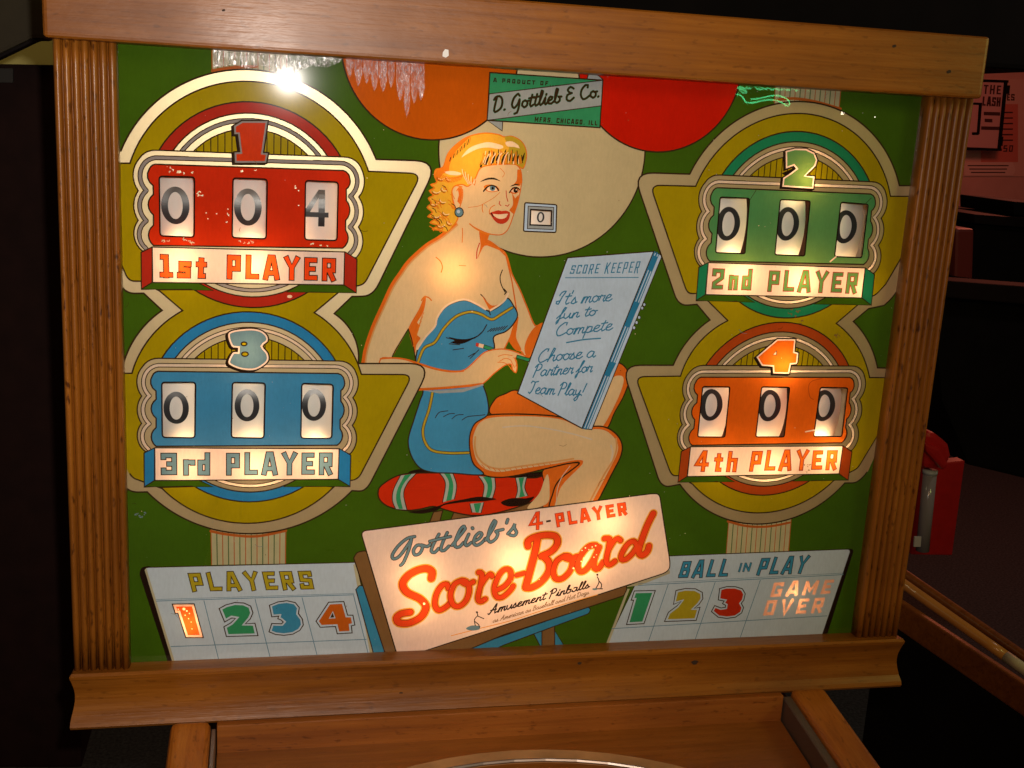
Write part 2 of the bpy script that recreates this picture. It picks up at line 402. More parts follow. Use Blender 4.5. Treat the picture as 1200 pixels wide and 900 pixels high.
SCR = {
 'a': (.55, [[(.42, .42), (.25, .5), (.08, .35), (.05, .12), (.18, .0), (.35, .12), (.44, .45), (.40, .1), (.48, 0), (.58, .1)]]),
 'b': (.48, [[(.05, .1), (.2, .6), (.28, .95), (.2, 1), (.12, .7), (.08, .1), (.2, 0), (.38, .12), (.38, .38), (.28, .42), (.5, .40)]]),
 'c': (.42, [[(.4, .40), (.27, .5), (.08, .3), (.1, .05), (.25, 0), (.45, .12)]]),
 'd': (.56, [[(.4, .42), (.22, .5), (.06, .3), (.08, .05), (.2, 0), (.38, .2), (.5, 1)], [(.5, 1), (.42, .2), (.46, 0), (.58, .1)]]),
 'e': (.42, [[(.05, .2), (.3, .3), (.35, .45), (.22, .5), (.08, .3), (.12, .03), (.28, 0), (.45, .15)]]),
 'f': (.38, [[(.0, .1), (.25, .5), (.42, .95), (.35, 1), (.25, .7), (.12, -.3), (.05, -.4), (.03, -.25), (.15, 0), (.4, .15)]]),
 'g': (.52, [[(.42, .42), (.25, .5), (.08, .35), (.08, .1), (.2, .05), (.38, .2), (.45, .45), (.36, -.25), (.2, -.4), (.08, -.28), (.3, -.05), (.55, .12)]]),
 'h': (.53, [[(.05, .1), (.25, .6), (.32, .95), (.24, 1), (.15, .6), (.05, 0)], [(.08, .2), (.25, .45), (.38, .45), (.36, .1), (.42, 0), (.55, .1)]]),
 'i': (.28, [[(.02, .1), (.18, .48), (.13, .1), (.2, 0), (.3, .1)], [(.22, .66), (.24, .72)]]),
 'l': (.27, [[(.02, .1), (.2, .6), (.28, .95), (.2, 1), (.12, .6), (.08, .1), (.15, 0), (.28, .1)]]),
 'm': (.66, [[(.03, 0), (.12, .45), (.09, 0)], [(.1, .15), (.22, .45), (.32, .44), (.29, 0)], [(.3, .15), (.42, .45), (.53, .43), (.5, .08), (.56, 0), (.68, .1)]]),
 'n': (.48, [[(.03, 0), (.13, .45), (.09, 0)], [(.1, .15), (.24, .45), (.36, .43), (.32, .08), (.38, 0), (.5, .1)]]),
 'o': (.44, [[(.22, .48), (.08, .4), (.04, .15), (.18, 0), (.35, .12), (.36, .38), (.22, .48), (.3, .40), (.47, .42)]]),
 'p': (.45, [[(.1, .5), (.0, -.42)], [(.06, .2), (.2, .47), (.36, .42), (.34, .1), (.18, 0), (.06, .06)], [(.22, 0), (.47, .1)]]),
 'r': (.38, [[(.02, .1), (.12, .5), (.2, .42), (.34, .45), (.28, .1), (.34, 0), (.42, .1)]]),
 's': (.36, [[(.02, .08), (.2, .5), (.22, .35), (.3, .12), (.18, 0), (.05, .05)], [(.2, .01), (.38, .12)]]),
 't': (.31, [[(.22, .8), (.1, .15), (.16, 0), (.32, .1)], [(.02, .58), (.36, .62)]]),
 'u': (.51, [[(.05, .45), (.06, .1), (.18, 0), (.34, .2), (.4, .47), (.38, .1), (.44, 0), (.54, .1)]]),
 'y': (.48, [[(.05, .45), (.08, .12), (.2, .05), (.34, .25), (.4, .47), (.3, -.25), (.15, -.42), (.06, -.3), (.25, -.05), (.5, .12)]]),
 'A': (.75, [[(.0, .1), (.1, 0), (.35, .6), (.5, 1), (.5, .4), (.55, 0), (.7, .1)], [(.15, .38), (.6, .38)]]),
 'B': (.6, [[(.15, 1), (.08, 0)], [(.05, .9), (.3, 1), (.45, .8), (.3, .55), (.15, .52)], [(.25, .54), (.5, .4), (.45, .1), (.2, 0), (.05, .05)]]),
 'C': (.62, [[(.5, .8), (.52, .97), (.38, 1), (.12, .7), (.05, .3), (.18, 0), (.4, .05), (.6, .2)]]),
 'D': (.68, [[(.2, 1), (.1, .05), (.3, 0), (.55, .25), (.55, .75), (.35, 1), (.1, .95), (.02, .8)]]),
 'G': (.66, [[(.5, .85), (.4, 1), (.15, .75), (.05, .3), (.2, .05), (.42, .3), (.52, .6), (.5, .1), (.4, -.3), (.25, -.35)]]),
 'H': (.66, [[(.15, 1), (.05, 0)], [(.55, 1), (.45, .1), (.55, 0), (.65, .1)], [(.1, .5), (.5, .55)]]),
 'I': (.5, [[(.1, .7), (.2, .95), (.42, 1), (.28, .6), (.15, .05), (.02, .1), (.0, .25), (.2, .3)]]),
 'P': (.55, [[(.2, .95), (.05, -.05)], [(.02, .75), (.2, 1), (.45, .95), (.5, .7), (.35, .5), (.15, .48)]]),
 'T': (.5, [[(.02, .85), (.1, 1), (.3, .92), (.55, 1)], [(.32, .92), (.25, .3), (.1, .0), (.0, .1)]]),
 'S': (.5, [[(.45, .85), (.3, 1), (.15, .8), (.35, .5), (.35, .15), (.15, 0), (.0, .15)]]), 'M': (.8, [[(.0, 0), (.15, 1), (.3, .2), (.5, 1), (.55, 0), (.7, .1)]]),
 '&': (.6, [[(.5, .85), (.3, 1), (.12, .8), (.25, .6), (.38, .55), (.1, .45), (.05, .15), (.25, 0), (.5, .2)]]),
 "'": (.14, [[(.1, 1), (.06, .8)]]), '!': (.3, [[(.28, 1), (.15, .3)], [(.1, .02), (.11, .06)]]), '.': (.18, [[(.06, .02), (.1, .05)]]), ' ': (.3, []),
}
def quadmap(q, u, v):                    # q = TL, TR, BR, BL in photo pixels; v = 0 at the foot
    (a, b1), (c, d), (e, f), (g, h) = q
    return uv((1 - v) * ((1 - u) * g + u * e) + v * ((1 - u) * a + u * c), (1 - v) * ((1 - u) * h + u * f) + v * ((1 - u) * b1 + u * d))
def text_lines(font, s, q, gap=.1):
    tot = sum(font[c][0] + gap for c in s) - gap; x = 0; out = []
    for c in s:
        w, ls = font[c]
        for ln in ls: out.append([quadmap(q, (x + px) / tot, py) for px, py in ln])
        x += w + gap
    return out
def block(key, s, q, w, color, lw=1.1, lc='line', gap=.1):
    """w = stroke width in photo pixels"""
    ls = text_lines(BLK, s, q, gap)
    if lw:
        for ln in ls:
            e0, e1 = ln[0], ln[1]; d = math.dist(e0, e1); k = lw * PX / d; a = (e0[0] - (e1[0] - e0[0]) * k, e0[1] - (e1[1] - e0[1]) * k)
            f0, f1 = ln[-1], ln[-2]; d = math.dist(f0, f1); k = lw * PX / d; z = (f0[0] - (f1[0] - f0[0]) * k, f0[1] - (f1[1] - f0[1]) * k)
            slab(key, lc, [a] + ln[1:-1] + [z], (w / 2 + lw) * PX)
    for ln in ls: slab(key, color, ln, w / 2 * PX)
def script(key, s, q, w, color, lw=0, lc='line', gap=-.02):
    ls = [cat(ln, step=2.2) for ln in text_lines(SCR, s, q, gap)]
    if lw:
        for ln in ls: stroke(key, lc, ln, w + 2 * lw)
    for ln in ls: stroke(key, color, ln, w)
def Z(ox, oy, k, pts): return [(ox + x / k, oy + y / k) for x, y in pts]
def brush(key, lines, w, color, lw=0, lc='line'):
    ls = [cat(P(*ln), step=2.5) for ln in lines]
    if lw:
        for ln in ls: stroke(key, lc, ln, w + 2 * lw)
    if color:
        for ln in ls: stroke(key, color, ln, w)

G = ('printed_ground', 0, None)
fill(G, 'green', [(-700, -560), (700, -560), (700, 500), (-700, 500)])

# --- striped columns
def column(i, q):
    K = ('striped_column', i, None); fill(K, 'columncream', P(*q)); n = 13
    for k in range(n + 1):
        a = quadmap(q, k / n, 1); c = quadmap(q, k / n, 0); stroke(K, ('stripe_red', 'stripe_green')[k % 2] if 0 < k < n else 'stripe_red', [a, c], 1.25 if k % 2 else 1.0)
column(0, [(248, 50), (336, 54), (336, 100), (249, 100)])
column(1, [(909, 92), (986, 98), (982, 140), (907, 136)])
column(2, [(247, 610), (335, 610), (334.5, 660.5), (248, 662)])
column(3, [(855, 598), (928, 598), (924, 646.5), (851, 649.5)])
for ln in ([(249, 83), (262, 80.5), (280, 78.5), (300, 78)], [(907, 117.5), (930, 115.5), (955, 119), (985, 127.5)], [(247, 622.5), (268, 626.5), (300, 628.5), (335, 622)], [(853, 611), (875, 616.5), (900, 617), (925, 612.5)]):
    stroke(('striped_column', [0, 1, 2, 3][(ln[0][1] > 300) * 2 + (ln[0][0] > 600)], None), 'stripe_red', cat(P(*ln)), 3.2)
K = ('striped_column', 4, None)
q = [(600, 70), (690, 76), (688, 96), (599, 92)]; fill(K, 'cream', P(*q))
for k in range(0, 9, 2): stroke(K, 'stripe_red', [quadmap(q, k / 8, 1), quadmap(q, k / 8, 0)], 1.2)

# --- balloons
def circle(key, inkname, a, b1, c, lw=1.8):
    cx, cy, r = circ3(uv(*a), uv(*b1), uv(*c)); shape(key, inkname, [(cx + r * math.cos(k / 90 * 2 * math.pi), cy + r * math.sin(k / 90 * 2 * math.pi)) for k in range(90)], lw)
circle(('cream_balloon', 0, None), 'balloon_cream', (514, 177), (633.6, 301.3), (755.8, 181))
circle(('orange_balloon', 0, None), 'balloon_orange', (404, 82), (506.5, 164), (570, 141.5))
circle(('red_balloon', 0, None), 'balloon_red', (704, 147.5), (776.7, 178), (862.5, 110.5))

# --- stool, cushion
g7 = lambda *p: Z(410, 390, 3.915, p); z8 = lambda *p: Z(560, 400, 4.09, p); zf = lambda *p: Z(490, 140, 5.625, p)
K = ('stool_cushion', 0, None)
shape(('stool', 0, None), 'brown', P((502, 616), (508, 600), (519, 598), (514, 616)), 1.4)
shape(('stool', 1, None), 'brown', P((527, 612), (532, 600), (640, 586), (642, 596), (560, 606)), 1.4)
fill(K, 'black', SM((478, 556), (490, 550), (520, 552), (560, 558), (610, 556), (640, 552), (641, 560), (620, 566), (560, 570), (500, 568)))
shape(K, 'red', SM((443, 577.7), (447, 568.8), (466, 557.5), (489, 554.5), (532.6, 554.5), (580, 558), (625, 560), (641, 556.5), (638, 571), (631, 583), (618.7, 590), (594, 598), (572, 603), (553, 604), (535, 601), (517, 596), (507, 593.5), (490, 597), (473.8, 598), (456, 594), (445.8, 586.7)), 1.8)
def band(l, r, gl, gr):
    fill(K, 'graygreen', cat(P(*l)) + cat(P(*r))[::-1]); fill(K, 'digitgreen', cat(P(*gl)) + cat(P(*gr))[::-1])
    stroke(K, 'line', cat(P(*l)), 1.1); stroke(K, 'line', cat(P(*r)), 1.1)
band(g7((232, 655), (200, 720), (195, 770), (210, 808)), g7((305, 645), (265, 690), (247, 740), (262, 812)), g7((252, 652), (218, 720), (213, 770), (226, 808)), g7((283, 648), (243, 700), (232, 750), (243, 808)))
band(g7((410, 642), (438, 690), (425, 778)), g7((472, 642), (490, 700), (480, 762)), g7((430, 642), (455, 690), (442, 772)), g7((458, 642), (475, 700), (466, 768)))
band(g7((590, 658), (615, 700), (608, 758)), g7((665, 665), (668, 710), (655, 758)), g7((610, 660), (632, 700), (624, 755)), g7((648, 660), (654, 710), (642, 755)))
band(z8((180, 655), (190, 710), (180, 752)), z8((235, 650), (225, 700), (240, 740)), z8((195, 655), (204, 710), (197, 750)), z8((222, 652), (213, 700), (226, 742)))
band(g7((550, 784), (560, 824)), g7((615, 778), (602, 826)), g7((568, 784), (577, 824)), g7((603, 780), (590, 826)))
fill(K, 'black', SM(*g7((268, 822), (330, 812), (400, 796), (450, 778), (520, 764), (590, 752), (650, 758), (672, 764), (620, 772), (560, 774), (500, 780), (430, 792), (400, 815), (330, 830))))
fill(K, 'black', SM(*z8((110, 772), (160, 752), (230, 752), (270, 745), (240, 775), (190, 790), (140, 790))))

# --- the seated woman
Sk = ('woman_figure', 0, None)
# far leg
shape(Sk, 'skinshade', SM((700, 480), (712, 450), (722, 427), (729, 427), (735, 434), (737.5, 445), (731, 464), (720, 484), (711, 502), (694, 502)), 1.6)
fill(Sk, 'skin', SM((695, 500), (706, 474), (716, 446), (725, 440), (731, 445), (724, 467), (706, 500)))
shape(Sk, 'skinshade', SM((576, 486), (579.6, 468.5), (592, 461.5), (606.5, 457.5), (632, 470), (660, 490), (620, 495)), 1.6)
shape(Sk, 'skinshade', SM((636, 552), (655, 545), (679, 543.5), (658, 562), (650, 578), (647, 598), (636, 598), (640, 575)), 1.4)
fill(Sk, 'skin', SM((642, 556), (644, 572), (641, 590), (618, 596), (632, 578), (638, 562)))
# near leg
shape(Sk, 'skinshade', SM((549, 518), (551, 504), (560, 491), (578.6, 485.8), (621, 485.6), (657.8, 489), (682, 499), (706.7, 500), (721, 507.6), (728.7, 519.8), (727.5, 534.5), (716.5, 556.5), (699, 590), (690, 600), (646.5, 600), (648, 578), (656, 562), (678.6, 543.5), (667, 543), (640.7, 549), (609, 556.5), (584.4, 559.5), (566, 556), (554, 542)), 1.8)
fill(Sk, 'skin', SM((554, 518), (557, 504), (564, 494), (580, 489), (621, 488), (657, 491.5), (682, 502), (706, 503.5), (718, 511), (724, 521), (722.5, 533), (712, 554), (694, 588), (686, 600), (652, 600), (654, 580), (661, 566), (683, 543), (676, 539), (650, 543.5), (610, 549.5), (585, 553), (568, 549), (558, 538)))
brush(Sk, [[(557, 512), (556.5, 524), (560, 536), (570, 545.5), (586, 549.5), (610, 546.5), (650, 541), (672, 537.5)], [(722, 514), (722.5, 526), (718, 540), (708, 556), (692, 586)]], 2.4, 'skinmid')
brush(Sk, [Z(560, 400, 4.09, [(120, 412), (220, 405), (330, 418), (440, 440), (545, 470)])], 1.7, 'skinlight')
brush(Sk, [[(716, 522), (718, 530), (716, 540)]], 2.2, 'skinlight')
for k in range(16):
    if k > 13: continue
    x = 558 + k * 6.6; y = 541.5 + min(k, 4) * 1.9 - max(0, k - 5) * .95
    brush(Sk, [[(x, y + 1), (x + 3.2, y + 4.8)]], .8, 'skinshade')
brush(Sk, [[(668, 546), (658, 560), (653, 575), (652, 594)]], .9, 'skinlight')
# torso and far arm
shape(Sk, 'skin', SM((569, 283), (586, 291.6), (593.6, 299.6), (600, 321), (609, 339), (617.6, 360), (627, 381.5), (635.5, 379), (633, 392), (626, 408), (618, 420), (611, 412), (603, 408), (592.7, 389), (596, 370), (590, 345), (575, 320)), 1.7, 'skinshade')
fill(Sk, 'skinshade', SM((603, 408), (592.5, 389.5), (601, 378), (607.5, 371), (606, 384), (605, 396), (611, 410)))
fill(Sk, 'skinshade', SM((635.5, 379.5), (627, 383), (619, 394), (614.5, 408), (618, 419), (625, 408), (633, 393)))
Hn = ('woman_figure', 0, 'near_arm')
shape(Sk, 'skin', path([(538, 250), (527, 266), (515, 277), (499, 287), (479, 305), (468.7, 319), (458, 335), (448, 356.7), (436.7, 381.6), (427.8, 408), (424, 426), (440, 440), (459, 420), (463, 411), (478.4, 385.5), (483, 400), (487, 424), (500, 440), (575, 440), (598, 395), (606, 368), (600, 330), (593, 300), (581, 288), (570, 283), (573, 274), (560, 262)]), 1.6, 'skinshade')
for k, (dx, w) in enumerate(((2.2, 4.2), (0, 2.6), (1.6, 1.6))):
    stroke(Sk, 'skinshade' if k else 'skinmid', cat(P(*[(x + dx, y + dx * .4) for x, y in ((533, 262), (515, 277), (499, 287), (479, 305), (468.7, 319), (458, 335), (448, 356.7), (436.7, 381.6), (427.8, 408), (425, 424))])), w)
fill(Sk, 'skinshade', SM((498, 346), (491, 362), (478.4, 386), (483, 402), (486, 415), (488, 404), (493, 396), (488, 392), (492, 382), (489, 378), (496, 366), (499, 352)))
fill(Sk, 'green', P((478.4, 386.5), (459.5, 419), (473, 421.5), (487, 424.5), (484, 408)))
brush(Sk, [[(478.4, 385.5), (463, 411), (459, 420)], [(478.4, 385.5), (483, 400), (487.3, 424)]], 1.3, 'line')
brush(Sk, [[(494, 352), (497, 348), (502, 348.5), (505.5, 352)]], 1.6, 'hairshade')
for k in range(7): brush(Sk, [[(497 - k * 1.6, 366 + k * 5), (492 - k * 1.3, 376 + k * 5)]], .7, 'hairshade')
brush(Sk, [[(511, 301.5), (516, 306), (518.5, 313), (517, 319)]], 1.2, 'hairshade')
brush(Sk, [[(538, 311), (546, 311.5)]], .7, 'hairshade')
brush(Sk, [[(541.5, 263), (542, 274), (541.6, 284)]], 1.0, 'hairshade')
fill(Sk, 'skinshade', SM((562, 270), (573.5, 274.5), (570, 282), (580, 286), (590, 295), (577, 290), (568, 288), (562, 298), (559.5, 303), (563, 288)))
brush(Sk, [[(562, 285), (559, 294), (558.6, 303)]], 1.2, 'lip')
brush(Sk, [Z(550, 280, 5.625, [(75, 365), (105, 400), (135, 455)]), Z(550, 280, 5.625, [(218, 205), (203, 250), (210, 300), (235, 350)])], 1.2, 'line')
fill(Sk, 'skinshade', SM(*Z(550, 280, 5.625, [(85, 375), (110, 405), (150, 440), (200, 430), (160, 460), (135, 468), (112, 430)])))
brush(Sk, [Z(550, 280, 5.625, [(228, 330), (245, 350), (232, 365)])], 1.4, 'line')
# suit
Su = ('woman_figure', 0, 'swimsuit')
shape(Su, 'suit', SM((490, 408), (499, 395), (509.6, 383), (512, 374), (520, 362), (531, 355), (545, 352), (557.6, 356.7), (569, 363), (573, 365), (585.6, 358.5), (594.4, 349.3), (601.6, 358), (606.5, 369), (601.6, 379.6), (592.7, 388.4), (578.6, 394.7), (579, 410), (566, 436), (566, 450), (571, 466.6), (571.4, 485.8), (556, 497), (550, 516), (554, 542), (566, 556), (530, 554.5), (507, 553.5), (491.7, 548), (481.5, 533), (478.5, 515), (485, 492), (492, 470), (495.6, 457), (489, 436), (487, 424)), 1.6)
brush(Su, [[(489, 409), (499, 394.5), (509.6, 382.5), (512, 373), (520, 361), (531, 354), (545, 351), (558, 356), (569, 362.5)], [(574, 364), (585.6, 357), (592, 351), (595.5, 344)]], 2.2, 'hairlight')
brush(Su, [[(490, 424), (497, 408), (509.6, 401), (520, 385), (534.4, 371), (550.4, 365.6), (563, 368), (573, 373.5), (578.4, 374), (585.6, 369.5), (600, 360.5)], [(507, 459), (503, 479), (495.8, 502.4), (498, 517.7), (507, 528), (527.5, 531), (549, 530.5)]], 2.5, 'trim', .7)
brush(Su, [Z(550, 280, 5.625, [(130, 470), (138, 500)]), Z(550, 280, 5.625, [(115, 565), (80, 620), (30, 655), (0, 660)])], 1.3, 'line')
fill(Su, 'black', SM(*Z(410, 250, 5.625, [(890, 760), (850, 800), (790, 825), (720, 828), (650, 815), (690, 840), (660, 850), (720, 862), (770, 850), (830, 815)])))
brush(Su, [Z(410, 250, 5.625, [(635, 820), (700, 835)]), Z(410, 250, 5.625, [(655, 860), (725, 866)]), Z(410, 250, 5.625, [(680, 900), (750, 890)]), [(549, 418), (556, 414)], [(551, 420), (561, 410)]], 1.1, 'line')
for k in range(7): brush(Su, [Z(550, 280, 5.625, [(120 + k * 17, 612 - k * 2), (150 + k * 17, 590 - k * 3)])], 1.0, 'line')
brush(Su, [g7((392, 390), (410, 365), (450, 358)), g7((430, 385), (455, 372), (480, 370)), g7((468, 395), (490, 378), (520, 375)), g7((515, 400), (540, 385), (585, 380)), g7((585, 380), (620, 376))], 1.0, 'line')
# forearm and hand
Ha = ('woman_figure', 0, 'hand')
shape(Ha, 'skin', SM((446, 421), (458, 419.5), (474, 420.6), (492, 426), (509.6, 431.5), (528, 434.6), (542.8, 434), (552, 427.5), (560, 419.6), (567, 413.5), (575, 410.5), (588, 409), (600, 411), (612, 415.5), (618, 418.5), (606, 418), (603.5, 420), (606, 428), (604.5, 436.7), (600.5, 433), (599, 427), (592, 428), (580, 436.7), (570, 446), (562, 451), (543, 453.5), (512, 456), (491.7, 457), (470, 456), (446, 440)), 1.5, 'skinshade')
stroke(Ha, 'skinshade', cat(P((446, 420.5), (458, 419.5), (474, 421), (492, 427), (509.6, 432.5), (528, 435.5), (543, 434.8))), 2.0)
stroke(Ha, 'skinshade', cat(P((564, 450), (543, 452.5), (512, 455), (491.7, 456))), 2.6)
brush(Ha, [z8((105, 95), (130, 82), (155, 88), (165, 105), (175, 125)), z8((95, 100), (125, 102), (150, 118), (160, 135)), z8((98, 72), (125, 64), (165, 68)), z8((172, 78), (186, 95), (182, 120))], .9, 'hairshade')
fill(Su, 'plategray', P((495.5, 457.6), (517, 457.5), (543, 455.5), (566, 450), (567, 451.5), (543, 459.5), (515, 461)))
Pe = ('pencil', 0, None)
fill(Pe, 'lip', P((558, 401.6), (561.5, 402.3), (560.5, 406.6), (557.3, 405.6))); fill(Pe, 'hairlight', P((561.5, 402.3), (567.5, 403.8), (566.5, 408.3), (560.5, 406.6)))
shape(Pe, 'digitgreen', P((567.5, 404), (579, 407.8), (573, 410.5), (566.5, 408)), .8)
shape(Pe, 'digitgreen', P((606, 416), (625, 421.2), (624, 425.2), (605, 419.6)), .8); fill(Pe, 'black', P((625, 421.2), (637, 427.3), (624, 425)))
# head
Fa = ('woman_figure', 0, 'face')
shape(Fa, 'skin', SM((545, 190), (573.6, 187), (597, 190), (609, 197), (611.5, 211), (610, 222), (608.5, 230), (606, 240), (600.5, 255.6), (597.3, 264.4), (593, 271.5), (586, 275.2), (573.6, 274), (561, 269), (550.4, 262.7), (543, 255.6), (534, 246), (531, 232), (530, 222), (536, 215)), 1.2, 'skinshade')
fill(Fa, 'skin', SM((530, 222), (535, 216), (550, 215), (560, 240), (552, 262), (545, 268), (536, 262), (537, 250), (532, 236)))
fill(Fa, 'skinshade', SM(*zf((655, 330), (675, 330), (682, 400), (668, 440), (640, 432), (612, 442), (648, 405))))
fill(Fa, 'skinshade', SM(*zf((620, 485), (640, 520), (662, 495), (652, 570), (630, 625), (612, 610), (600, 598), (625, 560))))
brush(Fa, [zf((340, 688), (380, 720), (430, 745), (475, 757))], 1.5, 'hairshade')
fill(Fa, 'line', SM(*zf((408, 412), (450, 388), (500, 384), (545, 408), (500, 396), (455, 398)))); fill(Fa, 'line', SM(*zf((605, 442), (640, 424), (670, 428), (640, 434))))
fill(Fa, 'hairshade', SM(*zf((432, 440), (470, 428), (520, 440), (535, 468), (490, 480), (450, 470))))
fill(Fa, 'hairlight', SM(*zf((448, 455), (480, 440), (512, 450), (524, 468), (490, 474), (460, 470))))
fill(Fa, 'steelblue', ell(577.2, 220.5, 3.3, 3.4)); fill(Fa, 'black', ell(577.4, 220.5, 1.6, 1.7, 8))
brush(Fa, [zf((432, 470), (455, 446), (485, 434), (515, 446), (530, 468))], 1.5, 'black')
brush(Fa, [zf((430, 475), (455, 450))], 1.1, 'black')
fill(Fa, 'skinshade', SM(*zf((603, 480), (622, 450), (655, 447), (668, 470), (640, 492)))); fill(Fa, 'hairlight', SM(*zf((612, 472), (632, 458), (655, 458), (662, 474), (638, 484))))
fill(Fa, 'black', ell(604.3, 223.2, 2.6, 2.9, 10)); fill(Fa, 'hairlight', ell(605, 222.4, .8, .8, 6)); brush(Fa, [zf((602, 482), (622, 454), (650, 448), (668, 462))], 1.4, 'black')
brush(Fa, [zf((538, 540), (534, 556), (546, 568)), zf((575, 566), (590, 572), (600, 560)), zf((580, 470), (583, 510), (592, 540))], 1.0, 'lip')
brush(Fa, [zf((505, 565), (480, 580), (468, 610), (472, 625)), zf((425, 560), (422, 590), (428, 612))], 1.0, 'hairshade')
fill(Fa, 'lip', SM(*zf((470, 618), (500, 606), (530, 598), (552, 604), (580, 600), (604, 610), (604, 640), (590, 670), (560, 688), (525, 684), (498, 660), (480, 632))))
fill(Fa, 'hairlight', SM(*zf((492, 622), (530, 626), (592, 622), (580, 645), (550, 656), (520, 650), (500, 636)))); brush(Fa, [zf((482, 616), (496, 640))], 1.2, 'black')
brush(Fa, [zf((330, 580), (400, 570), (450, 545), (500, 515), (540, 480)), zf((540, 320), (570, 355), (555, 380))], .6, 'hairshade')
fill(Fa, 'skinshade', SM(*zf((262, 452), (285, 455), (290, 500), (276, 560), (258, 540), (268, 500)))); brush(Fa, [zf((255, 470), (270, 448), (292, 462), (292, 520), (275, 575)), zf((228, 500), (222, 460), (245, 436), (290, 445))], 1.2, 'hairshade')
Hr = ('woman_figure', 0, 'hair')
shape(Hr, 'hair', SM(*zf((165, 312), (200, 220), (270, 150), (340, 110), (440, 90), (530, 100), (565, 115), (620, 112), (680, 145), (710, 200), (712, 260), (692, 322), (672, 312), (655, 300), (600, 294), (480, 300), (410, 322), (375, 390), (330, 440), (290, 428), (240, 440), (222, 480), (232, 560), (246, 600), (262, 650), (232, 700), (190, 742), (140, 730), (95, 722), (130, 700), (80, 680), (112, 655), (65, 640), (95, 612), (60, 580), (88, 552), (68, 520), (100, 500), (75, 470), (108, 452), (85, 430), (122, 415), (108, 370), (118, 330)), step=2.2), 1.5, 'hairshade')
fill(Hr, 'hairshade', SM(*zf((162, 315), (200, 222), (270, 152), (345, 112), (290, 165), (235, 230), (205, 310), (200, 345), (160, 360), (130, 410), (112, 375), (122, 335))))
fill(Hr, 'haircurl', SM(*zf((570, 118), (622, 114), (680, 147), (708, 202), (710, 258), (690, 316), (650, 296), (600, 290), (585, 230), (600, 180))))
fill(Hr, 'hairlight', SM(*zf((330, 195), (390, 165), (470, 150), (560, 175), (540, 195), (460, 185), (390, 195), (310, 235), (285, 250))))
fill(Hr, 'hairlight', SM(*zf((575, 150), (620, 145), (660, 170), (670, 190), (630, 180), (590, 178)))); fill(Hr, 'hairlight', SM(*zf((175, 345), (230, 340), (285, 355), (260, 368), (200, 362))))
random.seed(3)
for k in range(34):                      # fringe strands
    x = 405 + k * 8.6; top = 215 - 25 * math.sin((x - 400) / 290 * math.pi) + random.random() * 40; bt = 308 - (x - 400) * .05 - random.random() * 14
    lean = 26 - (x - 400) * .11
    brush(Hr, [zf((x + lean, top), (x + lean * .75, top * .5 + bt * .5), (x, bt))], .6 + random.random() * .8, ('hairshade', 'line', 'hairlight', 'hairshade')[k % 4])
for cx_, cy_, r_c, a_ in ((120, 480, 26, .4), (175, 470, 22, 1.2), (105, 560, 26, .2), (165, 545, 24, 1.0), (120, 640, 28, .1), (185, 625, 24, .8), (150, 705, 24, .3), (210, 690, 20, 1.1), (150, 395, 22, .6), (205, 400, 20, 1.3)):
    pts_ = [(cx_ + r_c * math.cos(a_ + t), cy_ + r_c * .8 * math.sin(a_ + t)) for t in (0, .7, 1.4, 2.1, 2.8)]
    fill(Hr, 'hairshade', SM(*zf(*(pts_ + [(cx_ + r_c * .72 * math.cos(a_ + t), cy_ + r_c * .45 * math.sin(a_ + t)) for t in (2.3, 1.4, .6)]))))
    brush(Hr, [zf(*[(x_ - 4, y_ - 8) for x_, y_ in pts_])], .7, 'line'); brush(Hr, [zf(*[(x_ + 3, y_ - 16) for x_, y_ in pts_[:4]])], .8, 'hairlight')
for x, y, w in ((415, 306, 9), (440, 288, 10), (455, 270, 8), (492, 280, 11), (520, 262, 10), (556, 268, 11), (566, 240, 9), (604, 262, 6), (628, 266, 6), (655, 268, 6), (690, 262, 8)):
    fill(Hr, 'line', SM(*zf((x - w, y + 8), (x - w * .2, y - 18), (x + w + 6, y - 46), (x + w, y - 8), (x + 2, y + 12))))
for k in range(8): brush(Hr, [zf((418 + k * 21, 296 - k * 3), (428 + k * 21, 262 - k * 3), (446 + k * 21, 232 - k * 2))], 1.0, 'hairlight' if k % 2 else 'hair')
for k in range(30):
    a = random.random(); x = 75 + 150 * random.random(); y = 430 + 290 * random.random()
    brush(Hr, [zf((x, y), (x + 18, y + 10), (x + 26, y + 30))], .9, 'hairshade' if k % 4 else 'line')
for k in range(16):
    t = k / 15; x = 130 + 150 * t; y = 395 + 20 * math.sin(3 * t); brush(Hr, [zf((x, y), (x + 8, y - 22), (x + 20, y - 34))], .9, 'hairshade')
for k in range(12):
    t = k / 11; brush(Hr, [zf((215 + 130 * t, 250 - 130 * t), (208 + 130 * t, 275 - 120 * t))], .9, 'hairshade' if k % 2 else 'line')
for k in range(10): brush(Hr, [zf((290 + 10 * k, 330 + 8 * k), (300 + 8 * k, 370 + 7 * k), (330 + 4 * k, 425))], .8, 'hairshade' if k % 2 else 'hairlight')
Er = ('woman_figure', 0, 'earring'); shape(Er, 'steelblue', ell(538, 248.8, 5, 5.4), 1.2); fill(Er, 'paper', ell(537.3, 248, 2, 2.1, 8)); stroke(Er, 'bluelines', ell(538, 248.8, 3.4, 3.7), .7, True)

